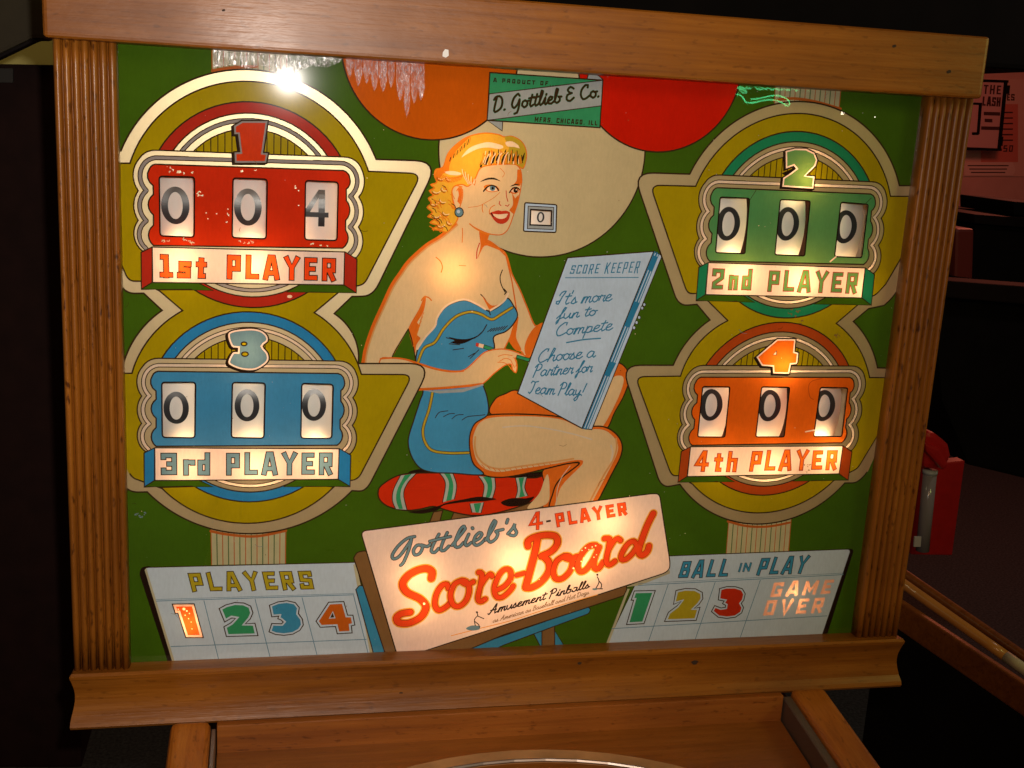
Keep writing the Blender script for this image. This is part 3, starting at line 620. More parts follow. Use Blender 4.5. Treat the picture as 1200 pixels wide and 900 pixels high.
# --- note pad
Np = ('note_pad', 0, None)
shape(Np, 'paper', P((766, 294.6), (776, 299.5), (693.5, 503.5), (682, 502)), 1.2)
for a, w in ((.12, 1.6), (.38, 2.2), (.62, 1.0)):
    stroke(Np, 'pageblue', P((766 + 10 * a, 294.6 + 5 * a), (682 + 11.5 * a, 502 + 1.5 * a)), w)
for t0, t1 in ((.02, .1), (.28, .42), (.62, .7)): fill(Np, 'pageblue', P((767 - 84 * t0, 295 + 207 * t0), (773 - 82 * t0, 297 + 207 * t0), (772 - 83 * t1, 298 + 205 * t1), (767 - 84 * t1, 295 + 207 * t1)))
shape(Np, 'paper', P((665, 302), (766, 294.6), (682, 502), (606.5, 461)), 1.5)
for x, y in ((755, 357), (752.5, 361), (749, 372), (746, 378), (743, 384)): shape(Np, 'paper', ell(x, y, 1.8, 2.2, 8), .8)
Nw = ('note_pad', 0, 'handwriting')
block(Nw, 'SCORE KEEPER', [(670, 310.5), (752, 305), (748, 320.3), (667, 321.5)], 1.3, 'pageblue', 0, gap=.14)
stroke(Nw, 'pageblue', P((662.7, 325.5), (748, 325.2)), 1.0)
def hand(s, x0, y0, x1, y1, h, sl=.28): script(Nw, s, [(x0 + h * sl, y0 - h), (x1 + h * sl, y1 - h), (x1, y1), (x0, y0)], 1.45, 'pageblue')
hand("It's more", 651, 357.5, 716, 352.5, 15.5); hand('fun to', 652, 374.5, 698, 369.5, 13.5); hand('Compete', 650, 394, 717, 386.5, 15)
brush(Nw, [[(664, 401.5), (684, 398), (703.6, 396.5)]], 1.6, 'pageblue')
hand('Choose a', 629, 425, 697, 418.5, 15.5); hand('Partner for', 624, 441.5, 693, 436, 14.5); hand('Team Play!', 619, 461, 684, 464, 14.5)

# --- lower panels
Pp = ('players_panel', 0, None)
fill(Pp, 'black', path([(163, 672, 3), (166, 664.6, 3), (176, 663, 2), (210, 783), (199, 783)]))
shape(Pp, 'panelwhite', path([(169, 665, 4), (417, 659), (445, 780), (204.5, 785)]), 1.2)
fill(Pp, 'panelyellow', P((169.5, 668), (171.5, 666), (207.5, 784), (204.5, 784))); fill(Pp, 'panelyellow', P((414, 662), (417, 660), (443, 778), (436, 779)))
for a, c, w in (((183, 704.4), (415, 697), 1.0), ((183, 702.6), (415, 695.4), .6), ((239, 704), (258, 780), 1.0), ((299, 702.5), (318.5, 778), 1.0), ((354, 700.5), (374, 777), 1.0), ((414.4, 698), (434, 776), 1.0), ((200.4, 757.7), (429, 749.3), 1.0)):
    stroke(Pp, 'bluelines', P(a, c), w)
block(('players_panel', 0, 'lettering'), 'PLAYERS', [(219, 671.8), (364.5, 669), (369, 690.3), (224.5, 693)], 3.9, 'digityellow', 1.0, gap=.16)
Bp = ('ball_panel', 0, None)
fill(Bp, 'black', path([(990, 642.6, 2), (1001, 643.5, 4), (967, 751), (958, 751)]))
shape(Bp, 'panelwhite', path([(760, 652.4), (997.5, 643.4, 5), (961, 752), (706, 765)]), 1.2)
fill(Bp, 'panelyellow', P((735, 690), (738, 690), (710, 763), (707, 763))); fill(Bp, 'panelyellow', P((733, 688), (785, 668), (785, 672), (750, 686)))
for a, c, w in (((748, 686), (988, 673.4), 1.0), ((748, 684), (988, 671.6), .6), ((783, 685), (757, 760), 1.0), ((838, 682.5), (812, 757), 1.0), ((891, 680), (865, 754), 1.0), ((717, 736.7), (969, 721.7), 1.0)):
    stroke(Bp, 'bluelines', P(a, c), w)
Bl = ('ball_panel', 0, 'lettering')
block(Bl, 'BALL', [(800, 657.8), (858, 655.2), (852, 675.8), (794, 677.5)], 3.4, 'digitblue', .9, gap=.16)
block(Bl, 'IN', [(867, 660.2), (882, 659.4), (879, 669.4), (864, 670.2)], 2.0, 'digitblue', .5)
block(Bl, 'PLAY', [(892, 654), (950, 651.4), (943, 671.6), (885.5, 674)], 3.4, 'digitblue', .9, gap=.16)
Go = ('ball_panel', 0, 'game_over_lettering')
block(Go, 'GAME', [(906, 682.8), (979, 679), (973, 695.5), (901, 700)], 4.4, 'gameover', 0, gap=.16)
block(Go, 'OVER', [(898, 703.6), (969, 700), (964, 718), (892.5, 721.6)], 4.4, 'gameover', 0, gap=.16)
def digit(key, pts, border, inner, ins=3.2, lw=1.3, smooth=False, hole=None):
    p = P(*pts)
    if smooth: p = cat(p, True, 3)
    shape(key, border, p, lw); fill(key, inner, offset(p, -ins * PX))
    if hole: fill(key, border, offset(P(*hole), 1.6)); fill(key, 'line', P(*hole))
pz = lambda *p: Z(140, 640, 5.625, p); pz2 = lambda *p: Z(290, 640, 5.625, p); bz = lambda *p: Z(700, 630, 6, p); bz2 = lambda *p: Z(850, 630, 6, p)
digit(('players_panel', 0, 'number'), pz((348, 382), (492, 380), (553, 603), (437, 603), (385, 442), (368, 445)), 'lit_white', 'lit_red')
digit(('players_panel', 1, 'number'), pz((657, 412), (700, 388), (760, 372), (820, 375), (865, 395), (880, 440), (862, 480), (830, 512), (893, 508), (913, 590), (705, 596), (688, 532), (735, 505), (765, 476), (740, 474), (693, 500)), 'panelwhite', 'digitgreen', 3.0)
digit(('players_panel', 2, 'number'), pz2((145, 390), (200, 368), (260, 360), (315, 372), (342, 405), (336, 445), (362, 480), (368, 520), (345, 555), (300, 580), (240, 588), (185, 582), (142, 565), (160, 510), (225, 512), (236, 500), (220, 486), (200, 478), (205, 462), (160, 466)), 'panelwhite', 'digitblue', 2.6)
digit(('players_panel', 3, 'number'), pz2((535, 370), (635, 365), (660, 455), (695, 455), (708, 520), (685, 525), (690, 572), (592, 578), (580, 530), (480, 535), (452, 495)), 'panelwhite', 'digitorange', 2.9, hole=pz2((562, 438), (572, 470), (545, 472)))
digit(('ball_panel', 0, 'number'), bz((260, 375), (408, 372), (328, 605), (205, 612), (255, 440), (238, 440)), 'panelwhite', 'digitgreen', 3.1)
digit(('ball_panel', 1, 'number'), bz((553, 372), (620, 358), (690, 360), (738, 385), (742, 430), (715, 470), (680, 497), (722, 490), (695, 582), (472, 590), (500, 525), (560, 480), (590, 448), (535, 470)), 'panelwhite', 'digityellow', 3.0)
digit(('ball_panel', 2, 'number'), bz2((-40, 358), (10, 345), (70, 345), (120, 360), (140, 395), (130, 440), (112, 462), (128, 492), (115, 530), (70, 560), (10, 568), (-50, 560), (-98, 520), (-75, 478), (-30, 495), (0, 490), (2, 476), (-20, 464), (-8, 446), (-50, 438)), 'panelwhite', 'digitred', 2.6)
# chips where the paint of the lit 1 has come off
for x, y, r in ((215.5, 713.5, 2.0), (219, 716, 1.0), (217, 721, .8), (222, 719, .8), (221, 725, .7), (224, 729, .6), (209, 714, .9), (226, 712, .7), (225, 737, .7)): fill(('players_panel', 0, 'number'), 'pinhole', ell(x, y, r, r * .9, 7))

# --- easel and title board
Ea = ('easel', 0, None)
shape(Ea, 'digitblue', path([(417, 691), (421, 686, 2), (427.5, 687, 2), (458, 785), (443, 785)]), 1.3)
shape(Ea, 'digitblue', P((625, 742), (640, 738), (638, 765), (633, 757)), 1.2); shape(Ea, 'digitblue', P((648, 736), (660.5, 755.5), (659.5, 768), (651, 768)), 1.2)
shape(Ea, 'brown', P((635, 737), (650, 731), (650, 770), (635, 770)), 1.3)
shape(Ea, 'digitblue', path([(500, 776), (590, 745), (689, 711, 2), (692, 714), (690, 719, 2), (590, 756), (545, 778)]), 1.3)
shape(Ea, 'brown', path([(414.5, 654), (418, 647, 4), (427, 645.5), (600, 690), (733, 684, 2), (735, 690, 3), (731, 698, 2), (590, 744), (505, 780), (456, 780)]), 1.4)
Tb = ('title_board', 0, None)
shape(Tb, 'board', path([(422.5, 622.5, 7), (768, 578, 9), (773, 580, 4), (786, 664, 10), (781, 671, 8), (480, 768.5, 8), (466, 770, 8)]), 1.5)
za = lambda *p: Z(400, 570, 4.285, p); zb = lambda *p: Z(590, 570, 4.285, p)
Sc = ('title_board', 0, 'brush_lettering')
SB = [za((452, 462), (455, 430), (430, 413), (385, 420), (335, 448), (308, 490), (330, 532), (395, 565), (424, 605), (400, 655), (340, 686), (290, 684), (278, 660), (300, 640), (345, 632)),
      za((538, 512), (530, 492), (505, 498), (478, 540), (470, 595), (492, 622), (535, 598), (552, 575)),
      za((600, 474), (568, 492), (548, 545), (560, 592), (592, 602), (628, 570), (642, 515), (625, 478), (600, 474), (632, 492), (662, 480)),
      za((690, 432), (706, 440), (700, 490), (686, 560), (700, 578), (722, 566)), za((700, 500), (724, 462), (748, 440), (758, 452)),
      za((772, 524), (818, 502), (850, 462), (848, 424), (822, 416), (790, 448), (768, 510), (778, 552), (808, 556), (848, 522), (862, 500)),
      zb((66, 446), (104, 436)),
      zb((124, 300), (124, 275), (160, 254), (215, 244), (262, 252), (270, 288), (240, 326), (190, 350)), zb((200, 350), (228, 382), (226, 430), (186, 482), (140, 508), (112, 508)), zb((170, 262), (158, 330), (134, 420), (112, 505)),
      zb((300, 352), (266, 376), (250, 425), (262, 462), (296, 462), (334, 425), (346, 380), (328, 350), (300, 352), (335, 366), (368, 352)),
      zb((476, 312), (462, 296), (425, 304), (388, 348), (372, 400), (388, 428), (418, 414), (455, 360), (480, 306)), zb((478, 310), (456, 372), (458, 410), (478, 412), (500, 380)),
      zb((508, 262), (532, 264), (530, 300), (516, 372), (532, 394), (560, 376)), zb((528, 318), (554, 276), (574, 262), (588, 272)),
      zb((668, 292), (652, 276), (622, 292), (594, 338), (592, 364), (614, 366), (650, 334), (678, 286)), zb((752, 136), (722, 196), (690, 282), (680, 330), (698, 346), (722, 326), (730, 300))]
SW = [7.6, 5.8, 5.8, 5.8, 5.2, 5.6, 4.8, 7.4, 7.4, 7.8, 6.0, 6.2, 5.8, 6.0, 5.6, 6.0, 7.2]
for ln, w in zip(SB, SW): brush(Sc, [ln], w + 4.4, None, 0); stroke(Sc, 'halo', cat(P(*ln), step=2.5), w + 4.8)
for grp in ([0], [1], [2], [3, 4], [5], [6], [7, 8, 9], [10], [11, 12], [13, 14], [15, 16]):
    for k in grp: stroke(Sc, 'darkred', cat(P(*SB[k]), step=2.5), SW[k] + 1.7)
    for k in grp: stroke(Sc, 'scriptred', cat(P(*SB[k]), step=2.5), SW[k])
Gt = ('title_board', 0, 'gottlieb_lettering'.replace('gottlieb', 'grey_script'))
GL = [za((368, 252), (330, 262), (285, 300), (256, 345), (264, 364), (292, 350), (330, 300), (352, 266)), za((352, 266), (338, 320), (312, 382), (298, 396)),
      za((402, 296), (380, 296), (362, 322), (370, 344), (394, 336), (408, 306), (400, 294), (432, 302), (446, 290)),
      za((490, 240), (462, 292), (452, 325), (468, 332), (488, 312)), za((532, 232), (508, 284), (500, 318), (516, 322), (540, 300)), za((444, 276), (500, 262), (548, 252)),
      za((556, 296), (590, 254), (622, 212), (616, 200), (598, 216), (574, 270), (572, 302), (592, 304), (614, 282)),
      za((640, 240), (622, 282), (630, 298), (652, 282)), za((658, 208), (660, 212)),
      za((664, 276), (692, 262), (706, 240), (694, 232), (674, 250), (664, 282), (680, 296), (706, 282), (722, 262)),
      za((724, 270), (760, 214), (776, 178), (768, 172), (746, 214), (736, 262), (750, 280), (776, 262), (786, 236), (776, 226), (812, 216)),
      za((836, 166), (830, 184)), za((836, 238), (862, 208), (872, 186), (868, 206), (880, 232), (868, 248), (848, 244))]
for grp in ([0, 1], [2], [3], [4], [5], [6], [7, 8], [9], [10], [11], [12]):
    for k in grp: stroke(Gt, 'line', cat(P(*GL[k]), step=2.2), 4.5)
    for k in grp: stroke(Gt, 'steelblue', cat(P(*GL[k]), step=2.2), 2.9)
F4 = ('title_board', 0, 'red_lettering')
block(F4, '4', [(619.5, 602), (638, 599), (637, 619.5), (619, 622)], 3.2, 'redlit', .7, 'darkred'); slab(F4, 'line', P((640, 611.2), (645.5, 610.2)), 1.6)
block(F4, 'PLAYER', [(649.5, 602), (734, 588.5), (736, 602.5), (652, 617.8)], 3.2, 'redlit', .7, 'darkred', gap=.17)
Tm = ('title_board', 0, 'small_lettering')
script(Tm, 'Amusement Pinballs', [(575, 709), (692, 679.3), (690.5, 688.5), (571.5, 720.5)], 1.7, 'black')
script(Tm, 'as American as Baseball and Hot Dogs', [(579, 724), (691, 690.5), (690, 696), (577, 730)], .75, 'brown')
brush(Tm, [[(529, 745), (560, 737), (600, 727), (640, 714), (700, 697)]], 1.1, 'halo')
fill(Tm, 'steelblue', SM((546, 736.5), (553, 733), (563, 734), (562, 737.5), (552, 739)))
brush(Tm, [[(558, 717), (560, 721), (556, 726), (557, 733)], [(560, 722), (567, 725)], [(556, 728), (561, 732), (562, 735)]], 1.2, 'line'); fill(Tm, 'line', ell(559, 717.6, 1.3, 1.3, 7))
brush(Tm, [[(700, 676), (702, 682), (698, 690)], [(702, 681), (705, 685), (704, 690)], [(695, 690), (706, 690)]], 1.4, 'black'); fill(Tm, 'line', ell(700, 673.5, 1.4, 1.4, 7)); fill(Tm, 'steelblue', ell(697, 690.5, 3, 1.2, 8))
for x, y, r in ((682, 645, .8), (686, 642, .9), (690, 644, .7), (694, 641, .9), (698, 639.5, 1.0), (684, 654, .8), (681, 658, .9), (696, 653, .8), (699, 650, .7), (672, 666, 1.1), (628, 678, .7), (632, 679, .6), (671, 690, 1.3), (497, 707.5, 1.5)):
    fill(Sc, 'pinhole', ell(x, y, r, r, 6))

# --- maker's plate
Mp = ('maker_plate', 0, None)
shape(Mp, 'plategray', P((688, 93), (690, 84.5), (697, 85), (706.5, 93.5)), 1.1); shape(Mp, 'plategray', P((571, 141), (588.5, 153.5), (589.2, 141)), 1.1)
shape(Mp, 'plategreen', P((574, 85), (706.5, 94), (703, 149.6), (571, 141)), 1.5)
shape(Mp, 'plategray', P((573.3, 110), (706.3, 94), (704.6, 124), (571, 141)), 1.0)
Ml = ('maker_plate', 0, 'lettering')
block(Ml, 'A PRODUCT OF...', [(578, 91.2), (652.5, 96), (652, 100.8), (577.6, 96.2)], 1.15, 'line', 0, gap=.22)
block(Ml, 'MFRS. CHICAGO. ILL', [(627, 136.8), (700.5, 141.5), (700, 147), (626.4, 142.6)], 1.2, 'line', 0, gap=.2)
script(Ml, 'D. Gottlieb & Co.', [(579, 113.5), (702, 97.5), (703, 113.5), (577, 131)], 2.3, 'line', .25, 'plategreen', gap=0)

# --- credit window surround
Cw = ('credit_window_frame', 0, None)
shape(Cw, 'paper', path([(615, 237.5, 2), (652.5, 240, 2), (651.5, 272.5, 2), (613.5, 271, 2)]), 1.5)
shape(Cw, 'plategray', P((619, 241.5), (649, 243), (648.3, 269), (618, 267.8)), .9)
WINDOWS = []
def window(pts, key): LAYERS.append((key, None, 'p', pts)); WINDOWS.append(pts); stroke(key, 'black', pts, 1.7, True)
window(P((622, 245.5), (646.5, 247), (646, 264.5), (621.2, 263.5)), Cw)

# --- the two hourglass score frames
K = ('score_frame', 0, None)
shape(K, 'cream', path([(120, 177), (141.7, 176.7), ('a', 297, 81.8, 440.8, 186.7), (514, 189, 28), (437, 347, 16), (412.5, 347.5), (391.7, 367.5), ('a', 410, 385.5, 420, 426),
    (506, 426, 26), (429, 576, 14), (412.5, 575), ('a', 287, 625.3, 172.5, 576.5), (152, 577, 10), (120, 540), (120, 423.3), (145.5, 423.3), ('a', 164, 388, 190, 363.7), (168.3, 343.7), (148, 344, 10), (120, 300)]), 1.9)
shape(('score_frame', 0, 'yellow_field'), 'mustard', path([(120, 191.3), (152.3, 191.3), ('a', 297, 95.6, 431.8, 200.8), (494, 203.5, 14), (426, 335, 9), (405, 335), (395, 344), (368.3, 366.4), ('a', 404, 399, 423.5, 438.7),
    (483.5, 439, 12), (419, 563, 9), (400, 563), (390, 571.7), ('a', 287, 613.2, 190, 572.5), (165, 563.5), (155, 560, 6), (120, 500), (120, 437.5), (154.6, 437.5), ('a', 175, 397, 214, 364), (187, 341), (165, 329.5), (151, 329.5, 8), (120, 262)]), 1.7)
K = ('score_frame', 1, None)
shape(K, 'cream', path([(808.3, 204), ('a', 933, 119, 1054, 217.5), (1120, 219), (1100, 260), (1047, 348, 12), (1036, 358), (1018, 361.7), (1000, 376.7), ('a', 1017, 399, 1028.3, 431), (1080, 432), (1060, 480), (1013, 558, 6), (1003, 566, 5), (990, 566),
    ('a', 891.7, 614, 796.7, 567.5), (775, 572, 14), (728.5, 428, 22), (789, 428), ('a', 803, 403, 832, 375), (816.7, 356.7), (795, 358.5, 14), (742, 202, 24)]), 1.9)
shape(('score_frame', 1, 'yellow_field'), 'mustard', path([(815.3, 218.3), ('a', 933, 133, 1043.5, 230), (1100, 231), (1085, 250), (1062, 292), (1038, 333), (1025, 347, 6), (1006, 350), (1005, 357.5), (980, 379), ('a', 1008, 411, 1019, 442.5), (1080, 443), (1050, 475), (1005, 549, 5), (995, 554), (976.7, 563.5),
    ('a', 891.7, 601, 811.7, 567.5), (796, 557.5), (787, 557.5, 8), (744.5, 441.5, 11), (797.5, 440.8), ('a', 814, 408, 853, 375.8), (830, 353), (816, 344), (805.5, 344, 8), (762, 217, 12)]), 1.7)

# --- the four score badges: one layout (from the first) carried to the other three
src = [(178, 290), (404, 296.5), (403, 334), (179, 331), (207, 242), (293, 243.5), (377, 246.5), (292, 122), (298, 363)]
dst = {1: src,
 3: [(182, 524), (398, 525), (398, 562), (183, 563), (209, 480.5), (291, 481), (372, 482), (290, 368), (292, 591.7)],
 2: [(831, 308), (1014, 315), (1010, 349), (828, 346), (857, 264), (929, 267), (998, 270), (934, 156.5), (918, 374.7)],
 4: [(810.5, 525), (987.5, 524), (985, 554.5), (807.5, 557.5), (836, 483), (905, 483), (973, 483), (914, 378.7), (892, 582)]}
def affine(n):
    A = np.array([[*uv(*p), 1] for p in src]); B_ = np.array([uv(*p) for p in dst[n]]); X, *_ = np.linalg.lstsq(A, B_, rcond=None); return X
wave_out = path([(166.7, 294), ('a', 156.8, 275, 162, 258.3), ('a', 156.6, 240.5, 162, 223.5), ('a', 155.9, 205, 163, 186), ('a', 171, 178.5, 183, 176), (403, 184), ('a', 416, 188, 424.5, 200), ('a', 427, 215, 420.5, 231), ('a', 426, 248, 420, 266), ('a', 425.3, 283, 417.5, 302)])
wave_mid = path([(171, 291), ('a', 163, 274, 171.5, 258.8), ('a', 163.6, 241, 171.5, 223.3), ('a', 164, 205, 170, 190.5), ('a', 177, 186, 187, 184.9), (398, 191), ('a', 411, 195.5, 417.5, 205), ('a', 418.3, 217, 410.5, 230), ('a', 418, 247, 410, 266), ('a', 417.4, 282, 410, 297)])
panel = path([(180, 287.7), ('a', 174, 276, 179.9, 264), (179.9, 252), ('a', 173.7, 240, 179.8, 228), (179.5, 217.5), ('a', 173, 208, 175, 198), ('a', 178, 194, 185, 192.6), (398, 199.7), ('a', 407, 202.5, 410, 209), ('a', 410, 216, 405.8, 221.7), (405.8, 235), ('a', 410, 247, 405, 258.3), (405, 270), ('a', 408, 280, 401.5, 290.8)])
win1 = [[(186.5, 206.5), (228, 207.5), (227.5, 278), (187.5, 276.5)], [(273, 208.5), (313.3, 210), (312, 280), (272, 278.5)], [(358, 211.5), (396.5, 213.5), (395, 282), (357, 281)]]
num = {1: [(273.5, 147), (283.5, 141), (314.5, 141.2), (309, 178.5), (315, 179), (312.5, 191.5), (274.5, 191.5), (274, 178), (280.8, 177.5), (278.3, 158), (273.8, 158)],
 2: Z(900, 80, 6, [(120, 578), (190, 560), (270, 562), (330, 592), (352, 645), (337, 690), (302, 725), (272, 752), (332, 757), (322, 852), (95, 837), (103, 768), (150, 738), (192, 706), (180, 690), (122, 712)]),
 3: Z(120, 280, 6, [(885, 658), (1010, 628), (1110, 638), (1162, 680), (1165, 722), (1130, 755), (1165, 800), (1172, 850), (1140, 890), (1070, 925), (980, 922), (905, 895), (880, 865), (915, 795), (948, 792), (950, 770), (905, 757)]),
 4: [(910.8, 396.7), (933, 396.7), (931.7, 411.7), (936.3, 413), (935, 425), (933.5, 427.3), (927.5, 427.8), (925.3, 438.8), (905.5, 438.3), (905, 430.3), (892.5, 429.5), (885.5, 418.3)]}
colr = {1: ('redarch', 'red', 'redlit', 'grayband', 'redlit'), 2: ('tealarch', 'teal', 'teal', 'whiteband', 'teal'), 3: ('bluearch', 'blue', 'steelblue', 'whiteband', 'steelblue'), 4: ('orangearch', 'orange', 'orange', 'whiteband', 'orange')}
word = {1: ('1st', 'PLAYER'), 2: ('2nd', 'PLAYER'), 3: ('3rd', 'PLAYER'), 4: ('4th', 'PLAYER')}
wq = {1: ([(185.5, 296.5), (243, 300), (241.5, 325.5), (186.5, 325)], [(265.5, 298.5), (395, 303), (394.5, 329), (265, 326.5)]),
 3: ([(189, 531), (246, 531), (246, 556.5), (189.5, 556.5)], [(264.5, 531), (391, 530.5), (390.5, 556), (264.5, 556.5)]),
 2: ([(835.5, 314.5), (882, 316), (880, 339.5), (833, 339)], [(901, 317), (1007.5, 319.5), (1004.5, 343.5), (898.5, 341)]),
 4: ([(816.5, 529), (866, 529.5), (863, 552.5), (813, 552)], [(881, 528.5), (983, 527.5), (981, 550), (877, 552)])}
C1 = uv(295, 242.3); R1 = math.dist(uv(294, 122), uv(297, 363)) / 2
WIN = {}
for n in (1, 3, 2, 4):
    X = affine(n); T = lambda pts: [tuple((np.array([x, y, 1]) @ X)) for x, y in pts]
    arch, pan, let, tube, nm = colr[n]; K = ('score_badge', n, None)
    def ring(f): return T([(C1[0] + R1 * f * math.cos(k / 72 * 2 * math.pi), C1[1] + R1 * f * math.sin(k / 72 * 2 * math.pi)) for k in range(72)])
    shape(K, arch, ring(1), 1.6); shape(K, 'cream', ring(.893), 1.5)
    stroke(K, 'line', ring(.826), 5.0, True); stroke(K, tube, ring(.826), 2.9, True)
    FN = ('score_badge', n, 'slatted_fan')
    shape(FN, 'mustard', ring(.745), 1.4)
    for k in range(-9, 10):
        x = C1[0] + R1 * (.066 * k + .01); stroke(FN, 'line', T([(x, C1[1] + R1 * .40), (x, C1[1] + R1 * math.sqrt(max(0, .74**2 - (.066 * k)**2)))]), 1.1)
    lw_ = T(P((150, 300), (440, 306), (440, 372), (150, 372)))   # lower part of the disc below the banner
    low = T([(C1[0] + R1 * .745 * math.cos(a), C1[1] + R1 * .745 * math.sin(a)) for a in [math.pi + k / 30 * math.pi for k in range(31)]])
    shape(K, arch, low, 1.2)
    wo = T(wave_out); shape(K, 'cream', wo, 1.5)
    # cream foot of the arch over the scalloped surround
    wm = T(wave_mid); stroke(K, 'line', wm, 5.2)
    for a0, s in ((.80, 1), (.80, -1)):
        pass
    stroke(K, tube, wm, 3.1)
    stroke(K, 'cream', T(P((222, 181.2), (366, 185.6))), 4.0)
    WP = ('score_badge', n, 'window_panel'); shape(WP, pan, T(panel), 1.6)
    WIN[n] = []
    for w in win1:
        if n in (1, 3): pts = T(path([(x, y, 4) for x, y in w]))
        else:
            i = win1.index(w); wd = {2: [[(844, 231), (878.5, 232.5), (873, 297.3), (838.5, 296)], [(914.5, 233.8), (949.5, 235.5), (943, 300), (908, 298.5)], [(985.5, 237), (1017.5, 239.5), (1010, 302), (978, 300.7)]],
                 4: [[(823.5, 453), (855.5, 453.5), (849.5, 512.3), (817.5, 512)], [(892.5, 453.5), (925.5, 454), (919, 512), (885.5, 512)], [(961.3, 454), (993.5, 454.5), (986.5, 511.5), (953.5, 511.5)]]}[n][i]
            pts = path([(x, y, 2.5) for x, y in wd])
        WIN[n].append(pts); window(pts, WP)
    BN = ('score_badge', n, 'banner')
    d = dst[n]
    lf = T(P((165.3, 295.8), (178.3, 289.5), (178.3, 331), (165.8, 338.7))); rt = T(P((404, 295), (418.3, 303.8), (417.5, 343.3), (403, 334)))
    shape(BN, 'green', T(P((165.8, 338.7), (178.3, 331), (233, 331.8), (250, 340.5))), 1.4); shape(BN, 'green', T(P((336, 342.3), (352, 333.3), (403, 334), (417.5, 343.3))), 1.4)
    shape(BN, arch, lf, 1.4); shape(BN, arch, rt, 1.4)
    front = T(P((178.3, 289.5), (404, 295.3), (403, 334), (178.8, 331))); shape(BN, 'board', front, 1.4)
    BT = ('score_badge', n, 'lettering')
    w = {1: 4.5, 3: 4.5, 2: 3.8, 4: 3.8}[n]
    block(BT, word[n][0], wq[n][0], w, let, 1.1, 'line' if n in (1, 3) else 'darkred', gap=.2)
    block(BT, word[n][1], wq[n][1], w, let, 1.1, 'line' if n in (1, 3) else 'darkred', gap=.16)
    NK = ('score_badge', n, 'number'); p = P(*num[n])
    if n == 3: p = cat(p, True, 3)
    # black shadow side, pale border, coloured face
    fill(NK, 'black', [(x - 2.4, y - 1.6) for x, y in offset(p, .8)]); shape(NK, tube if n == 1 else 'board', p, 1.6); fill(NK, nm, offset(p, -2.6 * PX))
    if n == 3: shape(NK, 'mustard', ell(286, 403, 3.4, 2.2, 10), 1.5); shape(NK, 'mustard', ell(287, 415, 4, 2.6, 10), 1.5)
    if n == 4: shape(NK, 'board', P((910, 411), (910, 416), (905.5, 416)), 1.0)
    if n == 2: fill(NK, 'black', P((916, 203), (932, 196), (930, 199), (920, 206)))
# wear: chipped paint around the first player's windows, a few cracks and spots
WP = ('score_badge', 1, 'window_panel'); random.seed(11)
def flecks(key, x0, x1, y0, y1, n, col='cream', s=1.0):
    for _ in range(n):
        x, y = random.uniform(x0, x1), random.uniform(y0, y1); a = random.uniform(0, 6.3)
        brush(key, [[(x, y), (x + s * 1.6 * math.cos(a), y + s * 1.2 * math.sin(a)), (x + s * 2.6 * math.cos(a + .9), y + s * 2 * math.sin(a + .9))]], random.uniform(.5, 1.1), col)
flecks(WP, 196, 226, 197, 203.5, 9); flecks(WP, 187, 224, 280, 285, 9, s=1.4); flecks(WP, 231, 238, 222, 230, 4); flecks(WP, 282, 306, 198, 200, 3); flecks(WP, 268, 300, 281, 284, 5); flecks(WP, 266, 270, 200, 262, 4, s=.6); flecks(WP, 343, 350, 215, 255, 4, s=.5); flecks(WP, 362, 392, 285, 288, 4, s=.6); flecks(WP, 230, 262, 205, 270, 3, s=.2)
flecks(('score_badge', 2, None), 925, 940, 362, 371, 7, 'brown'); flecks(('score_frame', 1, 'yellow_field'), 938, 942, 375, 379, 3, 'brown'); flecks(('score_frame', 1, 'yellow_field'), 977, 983, 391, 395, 6, 'brown')
flecks(('score_badge', 4, 'banner'), 942, 950, 545, 555, 6, 'brown', .8)
brush(('score_badge', 4, 'window_panel'), [Z(890, 350, 6, [(435, 563), (370, 580), (345, 620), (355, 690), (380, 708)])], .9, 'orangearch'); brush(('score_badge', 4, 'window_panel'), [[(944, 506), (954, 504)]], 1.6, 'board')
brush(('score_badge', 2, 'window_panel'), [[(886, 223), (879, 234)], [(1015, 238), (1021, 232)]], .7, 'line'); brush(('score_badge', 2, 'window_panel'), [[(973, 306.5), (979.5, 301)]], 1.8, 'board')
fill(('score_badge', 1, None), 'hairlight', ell(339.5, 347.5, 3.2, 1.9, 9))
flecks(G, 158, 170, 600, 608, 8, 'graylines', .8)

random.seed(5)
for k in range(46):                      # pinholes and hairline wear scattered over the old print
    x, y = random.uniform(150, 1035), random.uniform(95, 735)
    if k % 3 == 0:
        a = random.uniform(0, 6.3); l = random.uniform(4, 11)
        stroke(G if 0 else ('wear_mark', 0, None), random.choice(('line', 'graylines', 'brown')), cat(P((x, y), (x + l * .5 * math.cos(a), y + l * .5 * math.sin(a)), (x + l * math.cos(a + .4), y + l * math.sin(a + .4)))), .45)
    else: fill(('wear_mark', 0, None), random.choice(('pinhole', 'brown', 'hairlight', 'line')), ell(x, y, random.uniform(.35, .8), random.uniform(.35, .7), 6))
